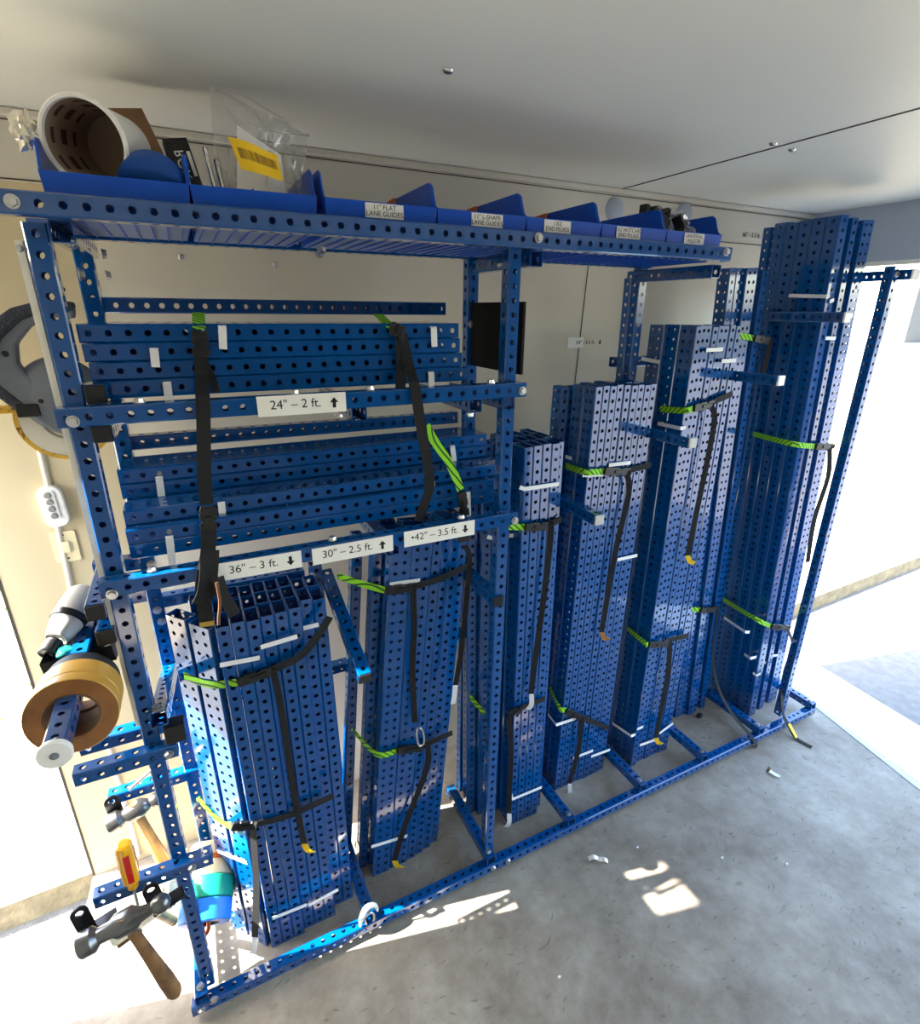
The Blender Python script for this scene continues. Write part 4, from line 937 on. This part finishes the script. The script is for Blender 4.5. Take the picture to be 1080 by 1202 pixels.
# ------------------------------------------------------------------ tape on the peg
for k, (y, ro, ri, wd, cs, nm) in enumerate(((.905, .0655, .037, .026, 'tape_tan', 'front'), (.933, .0650, .037, .046, 'tape_tan', 'second'), (.984, .058, .037, .030, 'tape_dark', 'rear'))):
    o = empty('tape_roll', (-.245, y, .966), {'front': 'tan packing tape roll nearest the white end stop on the peg', 'second': 'tan packing tape roll behind the front one on the peg', 'rear': 'smaller dark tape roll at the back of the same peg'}[nm], 'tape roll', 'tape rolls on the side peg', matrix=axis_basis((-.245, y+.0, .9885-ri-.003*k), (0, 1, -.12)))
    lathe('tape', [(ri+.003, 0), (ro-.001, 0), (ro, .001), (ro, wd-.001), (ro-.001, wd), (ri+.003, wd)], cs, o, n=64, closed=True)
    lathe('side_face', [(ri+.004, -.0006), (ro-.0012, -.0006), (ro-.0012, .0002), (ri+.004, .0002)], 'tape_side' if cs == 'tape_tan' else cs, o, n=64, closed=True)
    lathe('core', [(ri, -.0012), (ri+.0032, -.0012), (ri+.0032, wd+.0008), (ri, wd+.0008)], 'card_brown', o, n=48, closed=True)
st = lathe('end_stop', [(0, 0), (.021, 0), (.0225, .004), (.0215, .010), (.013, .017), (.012, .026), (0, .026)], 'white_plastic', rack, n=32, matrix=axis_basis((-.246, .788, .974), (0, 1, 0)))
lathe('screw', [(.0, -.002), (.004, -.002), (.006, -.0005), (.006, .001), (0, .001)], 'reel_grey', st, n=16)

# ------------------------------------------------------------------ stacked colour tape rolls on the copper hook
a, c = Vector((-.156, 1.060, .170)), Vector((-.110, 1.225, .262)); ax = (c-a).normalized(); Ln = (c-a).length
q = 0.0
for k, (cs, wd, ro, nm) in enumerate((('tape_blue', .046, .060, 'blue roll, lowest of the colour stack with the hook through it'), ('tape_green', .046, .061, 'green and cream roll, second from the hook end of the stack'), ('tape_cream', .044, .060, 'cream roll with an orange edge, third of the stack'), ('tape_cream', .030, .052, 'narrow cream roll at the wall end of the stack'))):
    p = a+ax*q; m_ = axis_basis(p, ax)
    o = empty('tape_roll', p, nm, 'tape roll', 'colour tape rolls on the copper hook', matrix=m_)
    lathe('tape', [(.036, 0), (ro-.002, 0), (ro, .002), (ro, wd-.002), (ro-.002, wd), (.036, wd)], cs, o, n=56, closed=True)
    lathe('core', [(.033, -.0008), (.0365, -.0008), (.0365, wd+.0008), (.033, wd+.0008)], 'tape_dark' if k == 0 else 'kraft', o, n=48, closed=True)
    if k == 2: lathe('orange_edge', [(ro-.006, wd-.012), (ro+.0006, wd-.012), (ro+.0006, wd), (ro-.006, wd)], 'orange_plastic', o, n=56, closed=True)
    q += wd+.0012
hk = tube_along('copper_hook', [tuple(a+ax*t_+Vector(d_)) for t_, d_ in ((.15, (0, 0, .022)), (.04, (.006, 0, .019)), (.0, (.012, 0, .015)), (-.016, (.012, 0, .002)), (-.020, (.0, 0, -.008)), (-.019, (-.014, 0, -.010)), (-.016, (-.024, 0, -.002)), (-.014, (-.025, 0, .006)))], .0050, 'copper', n=12); tag(hk, 'bent copper hook through the lowest blue roll', 'hook')

# ------------------------------------------------------------------ hammers, screwdriver, brackets
def bracket(x, y, z, nm):
    o = empty('hanger_plate', (x, y, z), nm, 'bracket', 'black hanger plates on the side arms', matrix=basis((x, y, z), (1, .15, 0), (-.18, 0, 1), (.15, -1, 0)))
    out = rounded(.030, .070, .0145, 8); bm = bmesh.new()
    n = 28; inner = []
    outer = [(math.cos(2*PI*i/n), math.sin(2*PI*i/n)) for i in range(n)]
    v, f = [], []
    def edge(cx, cy):
        t = 1e9
        sx = .015/abs(cx) if abs(cx) > 1e-6 else 1e9
        hy = .015 if cy > 0 else .06; sy = hy/abs(cy) if abs(cy) > 1e-6 else 1e9
        r = min(sx, sy)
        if cy > 0: r = .015
        return cx*r, cy*r
    for z0 in (0, .004):
        for cx, cy in outer: v.append((cx*.0068, cy*.0068, z0))
        for cx, cy in outer: v.append((*edge(cx, cy), z0))
    for i in range(n):
        j = (i+1) % n
        f += [(i, j, n+j, n+i), (2*n+i, 3*n+i, 3*n+j, 2*n+j), (i, 2*n+i, 2*n+j, j), (n+i, n+j, 3*n+j, 3*n+i)]
    bm.free()
    mesh('plate', v, f, 'dark_metal', o)
    box('prong', -.012, .050, -.060, -.052, -.012, .016, 'dark_metal', o, bev=.002)
    return o
bracket(-.336, .955, .478, 'black hanger plate with a hole, beside the front hammer face')
bracket(-.300, 1.20, .497, 'black hanger plate with a hole, beside the rear hammer face')
bracket(-.215, .948, .476, 'black hanger plate behind the front hammer, near its ball end')
def ball_peen(face, peen, foot, label, hm, wm, s=1.0):
    face, peen, foot = Vector(face), Vector(peen), Vector(foot)
    ax = (peen-face).normalized(); L = (peen-face).length; c = face.lerp(peen, .50)
    o = empty('ball_peen_hammer', c, label, 'hammer', 'hammers hung on the side arms', matrix=axis_basis(c, ax))
    h = L/2; r = .0225*s
    b_ = r*.78; ball = [(b_*math.sin(t), h-b_-b_*math.cos(t)) for t in (.62, .9, 1.2, 1.57, 1.9, 2.25, 2.6, 2.9)]
    lathe('head', [(0, -h), (r*.9, -h), (r, -h+.004), (r, -h+.024), (r*.62, -h+.033), (r*.66, -.026), (r*.98, -.015), (r*1.0, .014), (r*.62, .026)]+ball+[(0, h)], hm, o, n=32)
    inv = o.matrix_world.inverted(); f0 = inv@(c+(c-foot).normalized()*.022); f1 = inv@foot
    P = [f0.lerp(f1, t) for t in (0, .12, .3, .55, .8, .95, 1)]
    tube_along('handle', P, .012, wm, o, n=14, radii=[.0095*s, .0105*s, .0105*s, .0125*s, .0155*s, .0155*s, .012*s])
    zt = (f0-f1).normalized()
    poly_prism('cheek', [(x*1.25, y) for x, y in rounded(.034*s, .034*s, .012*s)], .030*s, hm, o, matrix=basis(Vector((0, 0, 0))-zt*.014*s, (0, 0, 1), zt.cross(Vector((0, 0, 1))), zt), bev=.005)
    lathe('wedge_eye', [(0, .0018), (.009*s, .0015), (.010*s, 0), (0, 0)], 'dark_metal', o, n=24, matrix=axis_basis(zt*.0165*s, zt))
    return o
ball_peen((-.338, .915, .440), (-.180, .915, .470), (-.222, .95, .145), 'ball peen hammer with a dark wooden handle on the front arm', 'steel_forged', 'wood', 1.05)
ball_peen((-.312, 1.172, .458), (-.195, 1.185, .478), (-.224, 1.185, .255), 'ball peen hammer with a glossy wooden handle on the rear arm', 'steel_forged', 'wood_light', .95)
ml = empty('mallet', (0, 0, 0), 'pale mallet hanging behind the front hammer, mostly hidden', 'hammer', matrix=axis_basis((-.30, 1.06, .27), (.95, .25, .12)))
lathe('head', [(0, -.035), (.024, -.035), (.026, -.03), (.026, .085), (.024, .095), (0, .095)], 'mallet_white', ml, n=8, smooth=False)
box('face_pad', -.018, .018, -.03, -.022, -.03, .02, 'card_brown', ml)
tube_along('handle', [(0, 0, .03), (.03, -.06, .05), (.05, -.15, .07)], .011, 'wood_light', ml)
wm_ = lump('rag', (.032, .03, .045), 'mallet_white', None, Matrix.Translation((-.222, 1.09, .285)), 9, .45); tag(wm_, 'pale rag bunched between the hammers and the tape stack', 'rag')
sd = empty('screwdriver', (0, 0, 0), 'screwdriver with red and amber handle standing in the front arm', 'screwdriver', matrix=axis_basis((-.246, .968, .478), (.03, -.02, 1)))
hv, n = [], 12
def fluted(name, z0, z1, rr, m, sect=None):
    v, f = [], []; K = 36; zs = [(z0, .75), (z0+.004, 1), (z1-.006, 1), (z1-.002, .9), (z1, .6)]
    for z, s in zs:
        for i in range(K):
            a = 2*PI*i/K; r = rr*s*(1-.10*(.5+.5*math.cos(a*6))); v.append((r*math.cos(a), r*math.sin(a), z))
    for q in range(len(zs)-1):
        for i in range(K): f.append((q*K+i, q*K+(i+1) % K, (q+1)*K+(i+1) % K, (q+1)*K+i))
    f.append(tuple(range(K))[::-1]); f.append(tuple((len(zs)-1)*K+i for i in range(K)))
    return mesh(name, v, f, m, sd, smooth=False)
fluted('handle', .014, .118, .0155, 'amber'); lathe('handle_neck', [(0, .0), (.010, .0), (.0095, .008), (.012, .016), (0, .016)], 'amber', sd, n=20)
for k in range(3):
    a_ = -PI/2+.15+k*2*PI/3
    box('red_stripe', -.0055, .0055, .0130, .0158, .026, .100, 'red', sd, bev=.001, matrix=Matrix.Rotation(a_-PI/2, 4, 'Z'))
lathe('shaft', [(0, -.10), (.0032, -.098), (.0032, .002), (0, .002)], 'chrome', sd, n=12)
ro = tube_along('steel_rod', [(-.262, 1.20, .512), (-.20, 1.215, .545), (-.165, 1.222, .565)], .004, 'zinc', n=10); tag(ro, 'thin steel rod lying across the rear hammer head', 'rod')

# ------------------------------------------------------------------ power tool in its tray, upper side pegs
tr = empty('tray', (-.24, 1.12, .955), 'open black tray resting on the side pegs', 'tray', matrix=basis((-.240, 1.10, .962), (1, -.05, .10), (.05, 1, 0), (-.1, 0, 1)))
v = []; w_, d_, h_, t_ = .055, .075, .032, .003
bm = bmesh.new(); bmesh.ops.create_cube(bm, size=1)
for q in bm.verts: q.co = Vector((q.co.x*2*w_, q.co.y*2*d_, q.co.z*h_+h_/2))
bm.faces.ensure_lookup_table(); topf = max(bm.faces, key=lambda f_: f_.calc_center_median().z)
r_ = bmesh.ops.inset_region(bm, faces=[topf], thickness=t_); bmesh.ops.translate(bm, verts=topf.verts[:], vec=(0, 0, -h_+t_))
me = bpy.data.meshes.new('shell'); bm.to_mesh(me); bm.free(); link('shell', me, 'black_plastic', tr)
pt_ = empty('heat_gun', (-.252, 1.12, 1.002), 'grey and black corded power tool lying in the black tray', 'power tool')
tube_along('motor_body', [(-.032, -.03, -.004), (-.012, .01, .016), (.006, .05, .036), (.012, .064, .044)], .03, 'tool_grey', pt_, n=20, radii=[.018, .028, .030, .026, .016])
tube_along('nozzle', [(-.034, -.034, -.006), (-.046, -.058, -.016)], .014, 'black_plastic', pt_, n=18)
tube_along('grip', [(.0, .03, .02), (.04, .02, -.005), (.055, .0, -.02)], .015, 'black_plastic', pt_, n=16)
tube_along('vent_ring', [(-.016, .0, .012), (-.011, .010, .017)], .0305, 'black_plastic', pt_, n=24)
tube_along('cable', [(.012, .066, .044), (.03, .09, .02), (.04, .10, -.03), (.02, .09, -.04)], .004, 'black_plastic', pt_)
tp = lump('teal_packet', (.014, .020, .008), 'teal', None, Matrix.Translation((-.272, 1.065, .984)), 3, .25); tag(tp, 'small shiny teal packet in the corner of the black tray', 'packet')

# ------------------------------------------------------------------ open reel tape measure
rm = empty('reel_tape_measure', (-.195, 1.19, 1.415), 'grey open reel tape measure with yellow tape hung beside the first post', 'tape measure', matrix=basis((-.190, 1.19, 1.412), (1, .0, .0), (0, 0, 1), (0, -1, 0)))
RC = Matrix.Translation((-.016, -.030, 0))
lathe('tape_coil', [(.035, -.014), (.066, -.014), (.066, .008), (.035, .008)], 'reel_white', rm, n=72, closed=True, matrix=RC)
lathe('yellow_tape', [(.0662, -.0145), (.0735, -.0145), (.0735, .0085), (.0662, .0085)], 'tape_print', rm, n=72, closed=True, matrix=RC)
lathe('hub', [(0, .024), (.036, .024), (.052, .018), (.064, .009), (.066, -.004), (0, -.004)], 'reel_grey', rm, n=48, matrix=Matrix.Translation((-.012, .012, 0)))
def arc_prism(name, cx, cy, ri, ro, a0, a1, z0, z1, m, n=28, bev=.003):
    out = [(cx+ro*math.cos(a0+(a1-a0)*i/n), cy+ro*math.sin(a0+(a1-a0)*i/n)) for i in range(n+1)]
    out += [(cx+ri*math.cos(a1+(a0-a1)*i/n), cy+ri*math.sin(a1+(a0-a1)*i/n)) for i in range(n+1)]
    return poly_prism(name, out, z1-z0, m, rm, matrix=Matrix.Translation((0, 0, z0)), bev=bev)
fr = [(-.066, -.012), (-.104, .032), (-.108, .075), (-.088, .124), (-.048, .152), (0, .166), (.038, .162), (.034, .140), (0, .142), (-.030, .128), (-.055, .100), (-.060, .068), (-.042, .034), (-.022, .030), (.01, .048), (.036, .030), (.040, -.02), (.030, -.062), (.0, -.070), (-.036, -.048)]
poly_prism('frame', fr, .030, 'reel_grey', rm, matrix=Matrix.Translation((0, 0, -.008)), bev=.005)
gp = [(-.113, .074), (-.092, .127), (-.049, .157), (0, .171), (.038, .167), (.036, .152), (.0, .153), (-.038, .138), (-.072, .108), (-.088, .068)]
poly_prism('grip', gp, .040, 'reel_dark', rm, matrix=Matrix.Translation((0, 0, -.013)), bev=.006)
poly_prism('side_grip', [(-.110, .030), (-.113, .070), (-.096, .066), (-.090, .034), (-.060, -.004), (-.072, -.016)], .036, 'reel_dark', rm, matrix=Matrix.Translation((0, 0, -.011)), bev=.004)
box('tape_mouth', -.078, -.045, -.020, .002, -.014, .028, 'black_plastic', rm, bev=.003)
box('tape_clip', -.125, -.080, -.014, -.002, -.008, .014, 'tape_print', rm, bev=.002)
for x, y in ((-.072, .085), (-.040, .006)): lathe('screw', [(0, .003), (.004, .002), (.005, 0), (0, 0)], 'black_plastic', rm, n=12, matrix=Matrix.Translation((x, y, .022)))
tube_along('hanging_hook', [(-.17, 1.235, 1.60), (-.19, 1.21, 1.60), (-.205, 1.19, 1.573), (-.20, 1.18, 1.565)], .004, 'dark_metal', rack)

# ------------------------------------------------------------------ litter on the floor
sc = ribbon('plastic_scrap', [(.885, .875, .006), (.90, .868, .014), (.915, .862, .004), (.925, .85, .010), (.935, .845, .003)], .012, 'white_plastic', wdir=(.3, .8, .3)); tag(sc, 'torn white plastic scrap on the floor before the rack', 'scrap')
for k, (x, y, l) in enumerate(((1.26, .70, 'by the narrow sun patch'), (1.05, .84, 'between the rack and the square sun patch'), (.62, .66, 'below the long sun streak'), (1.42, .60, 'toward the ramp'))):
    o = lump('paper_crumb', (.005, .003, .002), 'paper', None, Matrix.Translation((x, y, .002)), k, .5, 2); tag(o, f'tiny white paper crumb on the floor {l}', 'crumb', 'paper crumbs on the floor')
bk = lump('black_lump', (.012, .010, .009), 'black_plastic', None, Matrix.Translation((1.70, 1.17, .010)), 3, .4); tag(bk, 'small black lump on the floor behind a crossbar', 'scrap')
